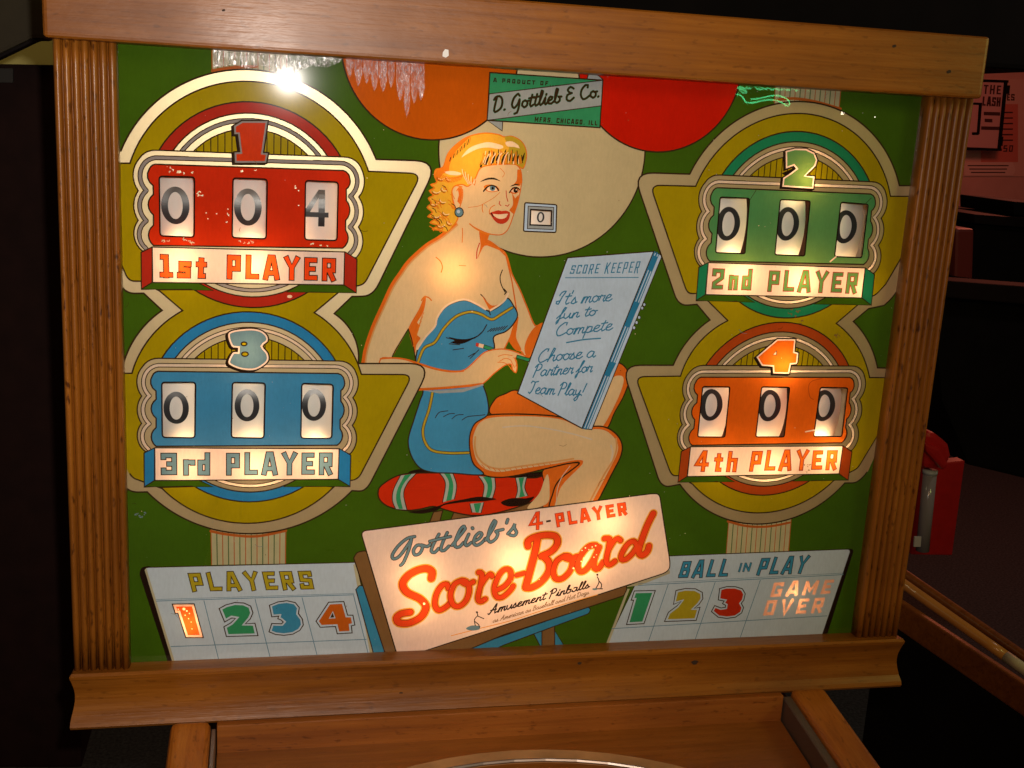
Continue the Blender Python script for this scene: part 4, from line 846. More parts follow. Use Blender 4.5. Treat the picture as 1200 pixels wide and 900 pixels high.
# ------------------------------------------------------------------ build the sheet: one flat partition, the top-most ink wins everywhere
def build_print(parent):
    VV, EE = [], []
    def add(pts, closed=True):
        s = len(VV); VV.extend(pts); n = len(pts)
        for i in range(n if closed else n - 1): EE.append((s + i, s + (i + 1) % n))
    xl0, xl1, yl0, yl1 = -590, 612, -496, 452
    for key, inkn, kind, data in LAYERS:
        if kind == 'p': add(data)
        else:
            pts, hw, closed = data; nn = normals(pts, closed)
            A = [(p[0] + m[0] * hw, p[1] + m[1] * hw) for p, m in zip(pts, nn)]; B_ = [(p[0] - m[0] * hw, p[1] - m[1] * hw) for p, m in zip(pts, nn)]
            if closed: add(A); add(B_)
            else:
                def capr(c, m, sg, k=6):
                    a0 = math.atan2(m[1] * sg, m[0] * sg); return [(c[0] + hw * math.cos(a0 - math.pi * j / k), c[1] + hw * math.sin(a0 - math.pi * j / k)) for j in range(1, k)]
                unit = lambda m: (m[0] / math.hypot(*m), m[1] / math.hypot(*m))
                add(A + capr(pts[-1], unit(nn[-1]), 1) + B_[::-1] + capr(pts[0], unit(nn[0]), -1))
            if hw > 1.0:
                for i in range(1, len(pts) - 1):      # round the outside of tight bends
                    a, p, c = pts[i - 1], pts[i], pts[i + 1]; l1, l2 = math.dist(a, p), math.dist(p, c)
                    cr = abs((p[0] - a[0]) * (c[1] - p[1]) - (p[1] - a[1]) * (c[0] - p[0])) / (l1 * l2 + 1e-9)
                    if cr > .5 * min(l1, l2) / hw and cr > .22: add([(p[0] + hw * math.cos(k / 12 * 6.2832), p[1] + hw * math.sin(k / 12 * 6.2832)) for k in range(12)])
    print('cdt input', len(VV), len(EE))
    # tiles keep the triangulation quick
    V = np.array(VV); E_ = np.array(EE); V[:, 0] = V[:, 0].clip(xl0, xl1); V[:, 1] = V[:, 1].clip(yl0, yl1)
    allv, allt, off = [], [], 0
    NX, NY = 4, 3
    xs = np.linspace(xl0, xl1, NX + 1) ; ys = np.linspace(yl0, yl1, NY + 1)
    for i in range(NX):
        for j in range(NY):
            x0, x1, y0, y1 = xs[i], xs[i + 1], ys[j], ys[j + 1]; segs = []
            for a, c in zip(V[E_[:, 0]], V[E_[:, 1]]):
                if max(a[0], c[0]) < x0 or min(a[0], c[0]) > x1 or max(a[1], c[1]) < y0 or min(a[1], c[1]) > y1: continue
                d = c - a; t0, t1 = 0., 1.; ok = True          # Liang-Barsky clip
                for pp, qq in ((-d[0], a[0] - x0), (d[0], x1 - a[0]), (-d[1], a[1] - y0), (d[1], y1 - a[1])):
                    if abs(pp) < 1e-12:
                        if qq < 0: ok = False
                    else:
                        r = qq / pp
                        if pp < 0: t0 = max(t0, r)
                        else: t1 = min(t1, r)
                if ok and t1 > t0: segs.append((tuple(a + d * t0), tuple(a + d * t1)))
            vd, vl, el = {}, [], []
            def vid(p):
                k = (round(p[0], 3), round(p[1], 3))
                if k not in vd: vd[k] = len(vl); vl.append(Vector(k))
                return vd[k]
            cs = [vid(p) for p in ((x0, y0), (x1, y0), (x1, y1), (x0, y1))]
            for k in range(4): el.append((cs[k], cs[(k + 1) % 4]))
            for a, c in segs:
                ia, ic = vid(a), vid(c)
                if ia != ic: el.append((ia, ic))
            res = delaunay_2d_cdt(vl, el, [], 1, 1e-4)
            allv += [(v.x, v.y) for v in res[0]]; allt += [tuple(x + off for x in f) for f in res[2]]; off += len(res[0])
    V2 = np.array(allv); T3 = np.array(allt); C = V2[T3].mean(1); print('tris', len(T3))
    owner = np.zeros(len(T3), int); owner[:] = 0
    for li, (key, inkn, kind, data) in enumerate(LAYERS):
        pts = np.array(data if kind == 'p' else data[0]); m = 0 if kind == 'p' else data[1] + 1
        lo, hi = pts.min(0) - m, pts.max(0) + m
        idx = np.where((C[:, 0] >= lo[0]) & (C[:, 0] <= hi[0]) & (C[:, 1] >= lo[1]) & (C[:, 1] <= hi[1]))[0]
        if not len(idx): continue
        q = C[idx]
        if kind == 'p':
            a = pts; c = np.roll(pts, -1, 0); wn = np.zeros(len(q), int)
            for (ax, ay), (bx, by) in zip(a, c):
                cr = (bx - ax) * (q[:, 1] - ay) - (q[:, 0] - ax) * (by - ay)
                wn += ((ay <= q[:, 1]) & (by > q[:, 1]) & (cr > 0)).astype(int); wn -= ((ay > q[:, 1]) & (by <= q[:, 1]) & (cr < 0)).astype(int)
            ins = wn != 0
        else:
            hw, closed = data[1], data[2]; a = pts if closed else pts[:-1]; c = np.roll(pts, -1, 0) if closed else pts[1:]
            ins = np.zeros(len(q), bool)
            for A, B_ in zip(a, c):
                d = B_ - A; l2 = max(d @ d, 1e-9); t = ((q - A) @ d / l2).clip(0, 1); e = q - A - t[:, None] * d; ins |= (e * e).sum(1) <= (hw * 1.0)**2
        owner[idx[ins]] = li
    x0, x1 = -1.475 * 400, 1.53 * 400        # trim to the pane
    groups = {}
    for t, li in enumerate(owner):
        key, inkn = LAYERS[li][0], LAYERS[li][1]
        if inkn is None: continue
        groups.setdefault(key, {}).setdefault(inkn, []).append(t)
    objs = {}
    names = {'score_frame': {0: 'left pair frame of cream band', 1: 'right pair frame of cream band'}}
    labels = {('score_badge', 1): 'red score badge marked 1st PLAYER', ('score_badge', 2): 'green score badge marked 2nd PLAYER', ('score_badge', 3): 'blue score badge marked 3rd PLAYER', ('score_badge', 4): 'orange score badge marked 4th PLAYER',
              ('score_frame', 0): 'cream banded frame round the red and blue badges', ('score_frame', 1): 'cream banded frame round the green and orange badges'}
    def make(key, nm, par):
        g = groups.get(key, {}); vmap, vs, fs, mi, mats = {}, [], [], [], []
        for inkn, ts in g.items():
            mats.append(PRINT[inkn]); k = len(mats) - 1
            for t in ts:
                f = []
                for v in T3[t]:
                    if v not in vmap: vmap[v] = len(vs); vs.append((V2[v][0] / 400 * U, 0, V2[v][1] / 400 * U + Z0 ))
                    f.append(vmap[v])
                fs.append(f); mi.append(k)
        o = mesh_obj(nm, vs, fs, mats or [PRINT['green']], par); o.data.polygons.foreach_set('material_index', mi)
        return o
    for key in groups:
        if key[2] is None: objs[key[:2]] = make(key, key[0], parent)
    for key in groups:
        if key[2] is not None:
            par = objs.get(key[:2]) or objs.get((key[0], 0)); make(key, key[2], par)
    for k, lb in labels.items():
        if k in objs: objs[k]['label'] = lb
    if ('wear_mark', 0) in objs: objs[('wear_mark', 0)]['kind'] = 'stuff'
    return objs

backglass = empty('backglass', 'lit painted pinball backglass with a woman in blue swimsuit and four score badges', 'backglass', (0, 0, Z0))
PARTS = build_print(backglass)

# clear pane in front of the print
m, nt, o = nodes('clear_pane'); gl = N(nt, 'ShaderNodeBsdfGlossy'); gl.inputs['Roughness'].default_value = .012; tr = N(nt, 'ShaderNodeBsdfTransparent'); tr.inputs[0].default_value = (.985, .99, .985, 1)
fr = N(nt, 'ShaderNodeFresnel'); fr.inputs[0].default_value = 1.62; ge = N(nt, 'ShaderNodeNewGeometry'); sb = N(nt, 'ShaderNodeMath', operation='SUBTRACT'); sb.inputs[0].default_value = 1
L(nt, ge.outputs['Backfacing'], sb.inputs[1]); mu = N(nt, 'ShaderNodeMath', operation='MULTIPLY'); L(nt, fr.outputs[0], mu.inputs[0]); L(nt, sb.outputs[0], mu.inputs[1])
mx = N(nt, 'ShaderNodeMixShader'); gl2 = N(nt, 'ShaderNodeBsdfGlossy'); gl2.inputs['Roughness'].default_value = .11; gm = N(nt, 'ShaderNodeMixShader'); gm.inputs[0].default_value = .06; L(nt, gl.outputs[0], gm.inputs[1]); L(nt, gl2.outputs[0], gm.inputs[2])
L(nt, mu.outputs[0], mx.inputs[0]); L(nt, tr.outputs[0], mx.inputs[1]); L(nt, gm.outputs[0], mx.inputs[2]); L(nt, mx.outputs[0], o.inputs[0]); M_glass = m
gx0, gx1, gz0, gz1 = -1.475 * U, 1.53 * U, Z0 - 1.25 * U, Z0 + 1.14 * U
bm_obj('glass_pane', box(gx0, gx1, -.0042, -.0012, gz0, gz1), M_glass, backglass)

vs, fsx = [], []; random.seed(8)
for k in range(150):
    x, y = random.uniform(gx0, gx1), random.uniform(gz0, gz1); r = random.uniform(.00015, .0005); s0 = len(vs); a0 = random.uniform(0, 3)
    vs += [(x + r * math.cos(a0 + j * 1.2566) * random.uniform(.6, 1.3), -.0044, y + r * math.sin(a0 + j * 1.2566)) for j in range(5)]; fsx.append(tuple(range(s0, s0 + 5)))
tag(mesh_obj('dust', vs, fsx, simple('dust', (.42, .38, .33), .9), backglass), kind='stuff')
# ================================================================== BACKBOX
backbox = empty('pinball_backbox', 'wooden pinball head with fluted side posts around the lit backglass', 'pinball backbox', (0, 0, Z0 - 1.35 * U))
# fluted posts
def post(x0, x1, z0, z1, yf=-.012):
    bm = bmesh.new(); n = 7; w = (x1 - x0) / n; prof = [(x0, .02)]
    for k in range(n):
        for j in range(9):
            a = j / 8 * math.pi; prof.append((x0 + w * (k + .5) - math.cos(a) * w * .47, yf + .004 - math.sin(a) * .0052))
    prof.append((x1, .02)); segs = 14; rings = []
    for s in range(segs + 1):
        z = z0 + (z1 - z0) * s / segs; rings.append([bm.verts.new((x, y, z)) for x, y in prof])
    for s in range(segs):
        for k in range(len(prof)):
            k2 = (k + 1) % len(prof); bm.faces.new((rings[s][k], rings[s][k2], rings[s + 1][k2], rings[s + 1][k]))
    bm.faces.new(rings[0]); bm.faces.new(rings[-1][::-1]); return bm
xl_in = (at(136, 60, -.012).x + at(152, 775, -.012).x) / 2; xl_out = (at(59, 60, -.012).x + at(87, 780, -.012).x) / 2
xr_in = (at(1088, 120, -.012).x + at(1005, 740, -.012).x) / 2; xr_out = (at(1137, 120, -.012).x + at(1058, 740, -.012).x) / 2
ztop = at(600, 84, -.012).z + .02; zbot = (at(80, 791, -.02).z + at(1060, 750, -.02).z) / 2 - .0005
bm_obj('side_post', post(xl_out, xl_in, zbot, ztop), M_pill, backbox, True); o = bm_obj('side_post', post(xr_in, xr_out, zbot, ztop), M_pill, backbox, True)
for ob in backbox.children:
    for p in ob.data.polygons: p.use_smooth = True
# top rail
yr = -.034
tl = at(50, 47, yr); tr_ = at(1152, 113, yr); zt = (tl.z + tr_.z) / 2; hgt = at(1152, 113, yr).z
print('rail', tl, tr_)
zr_top = at(1158, 43, yr).z
bm_obj('top_rail', box(tl.x, at(1156, 80, yr).x, yr, .30, zt, zr_top, .0035, 3), M_rail, backbox)
# bottom rail: cove moulding, its hollow profile shows at both ends
yb = -.020
za_, zb_ = (at(80, 791, yb).z + at(1060, 750, yb).z) / 2, (at(84, 853, yb).z + at(1054, 803, yb).z) / 2
xa, xb = (at(80, 791, yb).x + at(84, 853, yb).x) / 2, (at(1060, 750, yb).x + at(1054, 803, yb).x) / 2
hh = za_ - zb_
prof = [(.012, za_ - .001), (yb + .002, za_), (yb, za_ - .002), (yb + .0005, za_ - hh * .10)] + [(yb + .001 + .0032 * math.sin(math.pi * t), za_ - hh * (.12 + .66 * t)) for t in [k / 10 for k in range(11)]] + [(yb - .003, zb_ + hh * .12), (yb - .0045, zb_ + hh * .05), (yb - .003, zb_), (.30, zb_), (.30, zb_ + .01)]
bm = bmesh.new(); R_ = []; nseg = 24
for s in range(nseg + 1):
    x = xa + (xb - xa) * s / nseg; inset = .0
    R_.append([bm.verts.new((x, y, z)) for y, z in prof])
# cove also turned round the ends
for v in R_[0]: v.co.x += min(.006, max(0, (v.co.y - yb)) * .8)
for v in R_[-1]: v.co.x -= min(.006, max(0, (v.co.y - yb)) * .8)
for s in range(nseg):
    for k in range(len(prof)): k2 = (k + 1) % len(prof); bm.faces.new((R_[s][k], R_[s + 1][k], R_[s + 1][k2], R_[s][k2]))
bm.faces.new(R_[0]); bm.faces.new(R_[-1][::-1]); bm_obj('bottom_rail', bm, M_rail, backbox)
M_hole = simple('dark_knot', (.035, .016, .007), .8)
for x, y, r in ((814, 776, .0022), (679, 777, .0013), (636, 838, .0010), (470, 812, .0011), (960, 800, .0016)):
    c = at(x, y, yb - .0006); c = at(x, y, yb + .001 + .0032 * math.sin(math.pi * max(0, min(1, ((za_ - c.z) / hh - .12) / .66))))
    mesh_obj('knot', [c + Vector((r * 1.5 * math.cos(a) * (1 + .2 * math.sin(3 * a)), -.0006, r * math.sin(a))) for a in [k / 12 * 2 * math.pi for k in range(12)]], [tuple(range(12))], M_hole, backbox)
for x, y, r in ((262, 12, .0008), (1048, 54, .0012), (1112, 84, .0014)):
    c = at(x, y, yr - .0003)
    mesh_obj('knot', [c + Vector((r * 1.6 * math.cos(a), 0, r * math.sin(a) * (1 + .3 * math.sin(2 * a)))) for a in [k / 12 * 2 * math.pi for k in range(12)]], [tuple(range(12))], M_hole, backbox)
c = at(522, 63, yr - .0004); mesh_obj('paint_chip', [c + Vector(v) for v in ((-.0022, 0, -.002), (.0004, 0, -.0028), (.0026, 0, -.0012), (.0022, 0, .003), (-.0004, 0, .0034), (-.002, 0, .001))], [(0, 1, 2, 3, 4, 5)], simple('white_paint_chip', (.8, .78, .76), .6), backbox)
# box sides, floor, lid and light board
D = .20
bm_obj('side_panel', box(xl_out + .004, xl_out + .018, .0205, D, zbot, zt), M_black, backbox); bm_obj('side_panel', box(xr_out - .018, xr_out - .004, .0205, D, zbot, zt), M_black, backbox)
bm_obj('light_board', box(xl_out + .02, xr_out - .02, .135, .145, zb_ + .002, zt - .001), M_boxin, backbox)
bm_obj('inner_lining', box(xl_out + .02, xl_out + .024, .022, .134, zb_ + .002, zt - .001), M_boxin, backbox); bm_obj('inner_lining', box(xr_out - .024, xr_out - .02, .022, .134, zb_ + .002, zt - .001), M_boxin, backbox)
bm_obj('glass_channel', box(gx0 + .002, gx0 + .0085, -.0062, -.0046, zbot, zt), simple('clear_plastic_edge', (.35, .36, .34), .12, 0, 1), backbox)
bm_obj('glass_channel', box(at(1080, 300).x + .010, at(1080, 300).x + .0125, -.0062, -.0046, zbot, zt), bpy.data.materials['clear_plastic_edge'], backbox)
# score reels
RD, RW, RF = .052, .0330, .0105
def zero(cx=0, w=.0215, h=.030): return [[(w / 2 * .78 * math.cos(a), h / 2 * .87 * math.sin(a)) for a in [k / 36 * 2 * math.pi for k in range(36)]]]
def reel(ctr, dctr, d, w=RW, rad=RD, ds=1.0):
    cx, cz = dctr.x, ctr.z; yc = RF + rad
    bm = bmesh.new(); n = 48; A, B_ = [], []
    for k in range(n):
        a = k / n * 2 * math.pi; A.append(bm.verts.new((cx - w / 2, yc - rad * math.cos(a), cz + rad * math.sin(a)))); B_.append(bm.verts.new((cx + w / 2, yc - rad * math.cos(a), cz + rad * math.sin(a))))
    for k in range(n): bm.faces.new((A[k], B_[k], B_[(k + 1) % n], A[(k + 1) % n]))
    f1 = bm.faces.new(A); f2 = bm.faces.new(B_[::-1]); f1.material_index = f2.material_index = 1
    o = bm_obj('score_reel', bm, [M_reel, M_reelside], backbox)
    for p in o.data.polygons: p.use_smooth = p.material_index == 0
    # digit wrapped on the drum, raised a hair
    def wrap(u, v):
        a = (dctr.z - cz + v) / rad; r = rad + .0003; return (cx + u, yc - r * math.cos(a), cz + r * math.sin(a))
    vs, fs = [], []
    if d == '0':
        n = 40; W2, H2, tk = .01075 * ds, .0148 * ds, .0052 * ds
        for k in range(n):
            a = k / n * 2 * math.pi; vs += [wrap(W2 * math.cos(a), H2 * math.sin(a)), wrap((W2 - tk) * math.cos(a), (H2 - tk * .82) * math.sin(a))]
        for k in range(n): k2 = (k + 1) % n; fs.append((2 * k, 2 * k2, 2 * k2 + 1, 2 * k + 1))
    else:
        def strip(pts):
            (ax, ay), (bx, by), (ex, ey), (fx, fy) = pts
            s = len(vs); nn = 8
            for k in range(nn + 1):
                t = k / nn; vs.append(wrap(ax + (bx - ax) * t, ay + (by - ay) * t)); vs.append(wrap(fx + (ex - fx) * t, fy + (ey - fy) * t))
            for k in range(nn): fs.append((s + 2 * k, s + 2 * k + 2, s + 2 * k + 3, s + 2 * k + 1))
        strip([(.0005, -.0148), (.0005, .0148), (.0056, .0148), (.0056, -.0148)])
        strip([(-.0112, -.0072), (.0005, -.0072), (.0005, -.0032), (-.0112, -.0032)]); strip([(.0056, -.0072), (.0086, -.0072), (.0086, -.0032), (.0056, -.0032)])
        strip([(-.0112, -.0032), (.0005, .0148), (.0005, .0085), (-.0062, -.0032)])
    mesh_obj('digit', vs, fs, M_digit, o)
DG = {1: [(205.5, 241, '0'), (290.5, 243, '0'), (372.5, 244, '4')], 3: [(206.5, 478.5, '0'), (289.5, 475.5, '0'), (368, 475, '0')],
      2: [(853.5, 262.5, '0'), (923, 262.5, '0'), (991, 266, '0')], 4: [(833.5, 475, '0'), (902, 475.8, '0'), (966, 475.8, '0')]}
for n in (1, 2, 3, 4):
    for w, (x, y, d) in zip(WIN[n], DG[n]):
        cz = sum(p[1] for p in w) / len(w) / 400 * U + Z0
        reel(Vector((0, 0, cz)), at(x, y, RF), d, ds={1: 1.0, 3: .93, 2: 1.0, 4: 1.0}[n])
reel(Vector((0, 0, at(634, 255, 0).z)), at(633.5, 254.5, RF), '0', w=.024, rad=.02, ds=.30)
# little bulbs on the light board
def bulb_mat(s):
    m, nt, o = nodes('warm_bulb_glass'); e = N(nt, 'ShaderNodeEmission'); e.inputs[0].default_value = (1, .60, .28, 1); e.inputs[1].default_value = s; L(nt, e.outputs[0], o.inputs[0]); return m
BM = {}
def bulb(x, y, s=1.0, depth=.034, rad=.0045):
    p = at(x, y, depth); k = round(s, 2)
    if k not in BM: BM[k] = bulb_mat(250 * s)
    bm = bmesh.new(); bmesh.ops.create_icosphere(bm, subdivisions=2, radius=rad, matrix=Matrix.Translation(p)); o = bm_obj('light_bulb', bm, BM[k], backbox, True)
    bm = sweep([p + Vector((0, rad * .9, 0)), p + Vector((0, .012, 0)), (p.x, .1345, p.z)], [.0036, .004, .004], 10); bm_obj('bulb_socket', bm, M_steel, o)
BULBS = [(213, 306, .75, .026), (299, 308, .85, .026), (222, 541, .6, .03), (300, 541, .8, .028), (371, 533, .7, .03), (290, 408, .5, .03),
         (860, 320, .9, .027), (929, 325, 1.0, .027), (994, 332, .6, .03), (938, 206, .8, .024), (834, 541, .6, .03), (893, 540, .8, .028), (963, 528, .9, .022), (911, 424, .8, .022),
         (527, 314, .85, .032), (546, 184, .8, .034), (583, 425, .35, .034),
         (487, 662, .7, .032), (597, 645, .8, .032), (705, 604, .7, .032), (492, 700, .35, .03), (560, 700, .4, .036), (680, 655, .65, .03), (627, 680, .6, .032), (747, 640, .25, .04),
         (220, 724, .50, .022), (925, 691, .55, .020), (903, 708, .15, .03), (955, 700, .12, .03),
         (440, 250, .5, .06), (815, 160, .35, .07), (470, 130, .45, .07), (170, 360, .25, .06), (725, 390, .35, .07), (770, 300, .3, .07), (200, 130, .45, .07), (400, 610, .3, .07), (820, 620, .3, .07)]
for x, y, s, d in BULBS: bulb(x, y, s * (.66 if d < .033 else 1), d * (.62 if d < .033 else 1))

# ================================================================== LOWER CABINET (slopes down towards the player)
SL = .138
def on_slope(px, py, z_at0):             # point on the sloping plane z = z_at0 + SL * y
    d = ray(px, py); t = (z_at0 + SL * campos.y - campos.z) / (d.z - SL * d.y); return campos + d * t
zc = zb_ - .004
cab = empty('pinball_cabinet', 'pinball table body with orange brown side rails below the backbox', 'pinball table', (0, -.1, zc - .4))
def slope_box(x0, x1, y0, y1, top, bottom, bevel=.003, segs=3, round_y=0):
    c = [(x0, y0, top + SL * y0), (x0, y1, top + SL * y1), (x0, y1, bottom + SL * y1), (x0, y0, bottom + SL * y0)]
    return prism(c, (x1 - x0, 0, 0), bevel, segs)
zc = (at(222, 846, -.027).z + at(945, 807, -.027).z) / 2 + SL * .027
l0 = on_slope(199, 852, zc - .000); l1 = on_slope(247, 848, zc); r0 = on_slope(927, 809, zc); r1 = on_slope(968, 808, zc)
print('cab', l0, l1, r0, r1)
bm_obj('side_rail', slope_box(l0.x, l1.x, -1.1, -.0255, zc, zc - .05, .007, 4), M_side, cab); bm_obj('side_rail', slope_box(r0.x, r1.x, -1.1, -.0255, zc, zc - .05, .005, 3), M_side, cab)
bm_obj('metal_channel', slope_box(l1.x + .0005, l1.x + .004, -1.1, -.03, zc - .006, zc - .05, .0005, 1), M_steel, cab)
bm_obj('metal_channel', slope_box(r0.x - .009, r0.x - .0005, -1.1, -.03, zc - .004, zc - .05, .001, 1), simple('tarnished_metal', (.16, .12, .09), .4, .5), cab)
bm_obj('back_trim', box(l1.x + .005, r0.x - .010, -.034, -.026, zc - .0330, zc - .0055, .001), M_trim, cab)
bm_obj('playfield', slope_box(l1.x + .005, r0.x - .010, -1.1, -.033, zc - .026, zc - .034, .0005, 1), M_play, cab)
bm_obj('cabinet_side', slope_box(l0.x + .004, l1.x - .004, -1.1, .2, zc - .051, zc - .45, .001, 1), M_black, cab); bm_obj('cabinet_side', slope_box(r0.x + .004, r1.x - .004, -1.1, .2, zc - .051, zc - .45, .001, 1), M_black, cab)
# curved steel ball arch at the head of the playfield with its wooden guide
arc = []
for k in range(25):
    a = math.radians(20 + 140 * k / 24); cx = (l1.x + r0.x) / 2 - .01; arc.append((cx + .275 * math.cos(a), -.30 + .235 * math.sin(a)))
bm = bmesh.new(); pr = []
for x, y in arc:
    nx, ny = x - arc[12][0], y + .30; l = math.hypot(nx, ny); nx /= l; ny /= l; zz = zc - .0255 + SL * y
    pr.append([bm.verts.new((x + nx * a, y + ny * a, zz + h + SL * ny * a)) for a, h in ((-.006, 0), (-.006, .004), (.006, .004), (.006, 0))])
for A, B_ in zip(pr, pr[1:]):
    for k in range(4): bm.faces.new((A[k], A[(k + 1) % 4], B_[(k + 1) % 4], B_[k]))
bm_obj('arch_guide', bm, simple('pale_worn_wood', (.46, .24, .10), .35, noise=.2), cab)
arc3 = [(x * .978 + .0, (y + .30) * .972 - .30, zc - .023 + SL * y) for x, y in arc]
bm_obj('ball_arch', sweep(arc3, .0016, 6), M_steel, cab)

# ================================================================== SURROUNDINGS
tag(bm_obj('floor', box(-3, 5, -3, 6, -.05, 0), simple('dark_grey_carpet', (.070, .082, .090), .95, noise=.5, scale=120, bump=.5)), kind='structure')
tag(bm_obj('wall', box(-3, 5, 4.6, 4.7, 0.001, 3), simple('pink_painted_wall', (.72, .36, .30), .8, noise=.08, scale=6)), kind='structure')
tag(bm_obj('ceiling', box(-3, 5, -3, 4.59, 2.95, 3.05), simple('dark_ceiling', (.03, .02, .016), .9)), kind='structure')

def slab_at(name, quad, Y, depth, mat, parent=None, bevel=.004):
    return bm_obj(name, prism([at(x, y, Y) for x, y in quad], (0, depth, 0), bevel, 2), mat, parent)
M_dk = simple('dark_brown_panel', (.012, .006, .005), .75, spec=.12, noise=.3, scale=8); M_dk2 = simple('near_black_laminate', (.007, .005, .005), .8, spec=.12, noise=.3, scale=10)
# pink notice board with its posters at the upper right
nb = empty('notice_poster', 'pale pink price poster with a red block pinned on the far wall', 'poster', at(1175, 160, 4.5800))
slab_at('sheet', [(1128, 92), (1215, 92), (1215, 207), (1128, 207)], 4.5900, .006, simple('pink_poster_paper', (.80, .42, .34), .7), nb, .001)
slab_at('red_block', [(1150, 122), (1193, 122), (1193, 190), (1150, 190)], 4.5860, .003, simple('red_poster_ink', (.72, .17, .12), .7), nb, .0005)
slab_at('note_strip', [(1130, 190), (1187, 190), (1190, 200), (1187, 206), (1130, 206)], 4.5810, .003, simple('note_paper', (.86, .5, .42), .7), nb, .0005)
M_txt = simple('dark_poster_ink', (.07, .015, .012), .7)
def wall_text(par, s, q, w, Y, mat, name='lettering', gap=.14):
    vs, fs = [], []; tot = sum(BLK[c][0] + gap for c in s) - gap; x = 0
    for c in s:
        for ln in BLK[c][1]:
            pts = []
            for px_, py_ in ln:
                u_, v_ = (x + px_) / tot, py_; (a, b1), (c1, d1), (e1, f1), (g1, h1) = q
                pts.append(((1 - v_) * ((1 - u_) * g1 + u_ * e1) + v_ * ((1 - u_) * a + u_ * c1), (1 - v_) * ((1 - u_) * h1 + u_ * f1) + v_ * ((1 - u_) * b1 + u_ * d1)))
            nn = normals(pts, False)
            for (p, m1), (p2, m2) in zip(zip(pts, nn), zip(pts[1:], nn[1:])):
                s0 = len(vs)
                for Yk in (Y, Y + .002):
                    for pp, mm, sg in ((p, m1, 1), (p2, m2, 1), (p2, m2, -1), (p, m1, -1)): vs.append(at(pp[0] + mm[0] * w / 2 * sg, pp[1] + mm[1] * w / 2 * sg, Yk))
                fs += [(s0, s0 + 1, s0 + 2, s0 + 3), (s0 + 4, s0 + 7, s0 + 6, s0 + 5)] + [(s0 + k, s0 + 4 + k, s0 + 4 + (k + 1) % 4, s0 + (k + 1) % 4) for k in range(4)]
        x += BLK[c][0] + gap
    return mesh_obj(name, vs, fs, mat, par)
wall_text(nb, 'ES', [(1180, 110), (1189, 110), (1189, 118), (1180, 118)], 1.5, 4.5895, M_txt); wall_text(nb, '50', [(1176, 170), (1188, 170), (1187, 178), (1175, 178)], 1.3, 4.5820, M_txt, 'price')
for k in range(6):
    slab_at('text_line', [(1174, 131 + k * 6.5), (1187, 131 + k * 6.5), (1187, 132.6 + k * 6.5), (1174, 132.6 + k * 6.5)], 4.5845, .001, M_txt, nb, 0)
for k in range(3): slab_at('text_line', [(1134 + k * 2, 193.5 + k * 4), (1182 - k * 2, 193.5 + k * 4), (1182 - k * 2, 194.7 + k * 4), (1134 + k * 2, 194.7 + k * 4)], 4.5795, .001, M_txt, nb, 0)
fs_ = empty('framed_notice', 'black framed pink notice with dark capitals beside the fluted post', 'sign', at(1160, 135, 4.4))
slab_at('backing', [(1130, 94), (1180, 96), (1172, 177), (1120, 176)], 4.4, .01, simple('notice_pink', (.66, .34, .32), .6), fs_, .001)
for q in ([(1130, 92), (1182, 94), (1182, 97), (1130, 95.5)], [(1177.5, 96), (1181, 96), (1173, 176), (1169.5, 176)], [(1120, 172), (1174, 174), (1174, 177), (1120, 175.5)], [(1140, 120), (1151, 120.5), (1148, 157), (1145.5, 157), (1148, 123), (1140, 122.5)], [(1140, 155), (1147, 155), (1147, 158), (1140, 158)]):
    slab_at('frame_bar', q, 4.392, .008, M_dk2, fs_, .0005)
for q in ([(1179, 100), (1184, 100), (1183, 110), (1178, 110)], [(1171.5, 160), (1176, 160), (1175, 171), (1171, 171)]): slab_at('clip', q, 4.385, .01, M_dk2, fs_, .001)
wall_text(fs_, 'THE', [(1153, 99), (1174, 100), (1173, 111), (1152, 110)], 1.8, 4.397, M_txt); wall_text(fs_, 'LASH', [(1152, 113), (1173, 114), (1172, 125), (1151, 124)], 2.0, 4.397, M_txt)
for y, a, c in ((131, 1153, 1172), (139, 1154, 1163), (148, 1150, 1171)): slab_at('text_line', [(a, y), (c, y + .5), (c, y + 4.5), (a, y + 4)], 4.397, .001, M_txt, fs_, 0)
tag(slab_at('hanging_beam', [(560, -40), (1230, -60), (1230, 84), (1140, 78), (1100, 46), (560, 12)], 1.2, .25, M_dk2, None, .01), 'black overhead beam running behind the top rail of the backbox', 'beam')
tag(bm_obj('wall_hook', sweep([at(1131 + 12 * k / 8, 250 + 6 * math.sin(k / 8 * math.pi), 4.59) for k in range(9)], .009, 8), simple('white_plastic', (.85, .8, .8), .3), None, True), 'small white curved hook on the pink wall', 'hook')
# dark counter and machines at the right
ct = empty('dark_counter', 'dark wooden counter standing before the pink wall', 'counter', at(1180, 300, 2.4))
slab_at('counter_top', [(1142, 251), (1240, 258), (1240, 270), (1142, 262)], 2.3, .5, M_dk, ct); slab_at('front_panel', [(1144, 263), (1240, 271), (1240, 345), (1128, 330)], 2.33, .45, M_dk2, ct)
slab_at('raised_block', [(1188, 236), (1240, 240), (1240, 256), (1188, 252)], 2.35, .3, M_dk2, ct)
tag(slab_at('red_box', [(1120, 268), (1142, 268), (1140, 332), (1118, 330)], 2.2, .2, simple('deep_red_paint', (.22, .025, .015), .5), None, .01), 'small deep red box between post and dark counter', 'box')
bk = empty('arcade_machine', 'black arcade machine body in shadow right of the backbox', 'arcade machine', at(1170, 520, 1.9))
slab_at('body', [(1092, 330), (1260, 350), (1260, 575), (1135, 545), (1104, 470)], 1.9, .35, M_dk2, bk, .01); slab_at('control_shelf', [(1100, 328), (1260, 340), (1260, 362), (1100, 348)], 1.84, .1, M_dk, bk, .005)
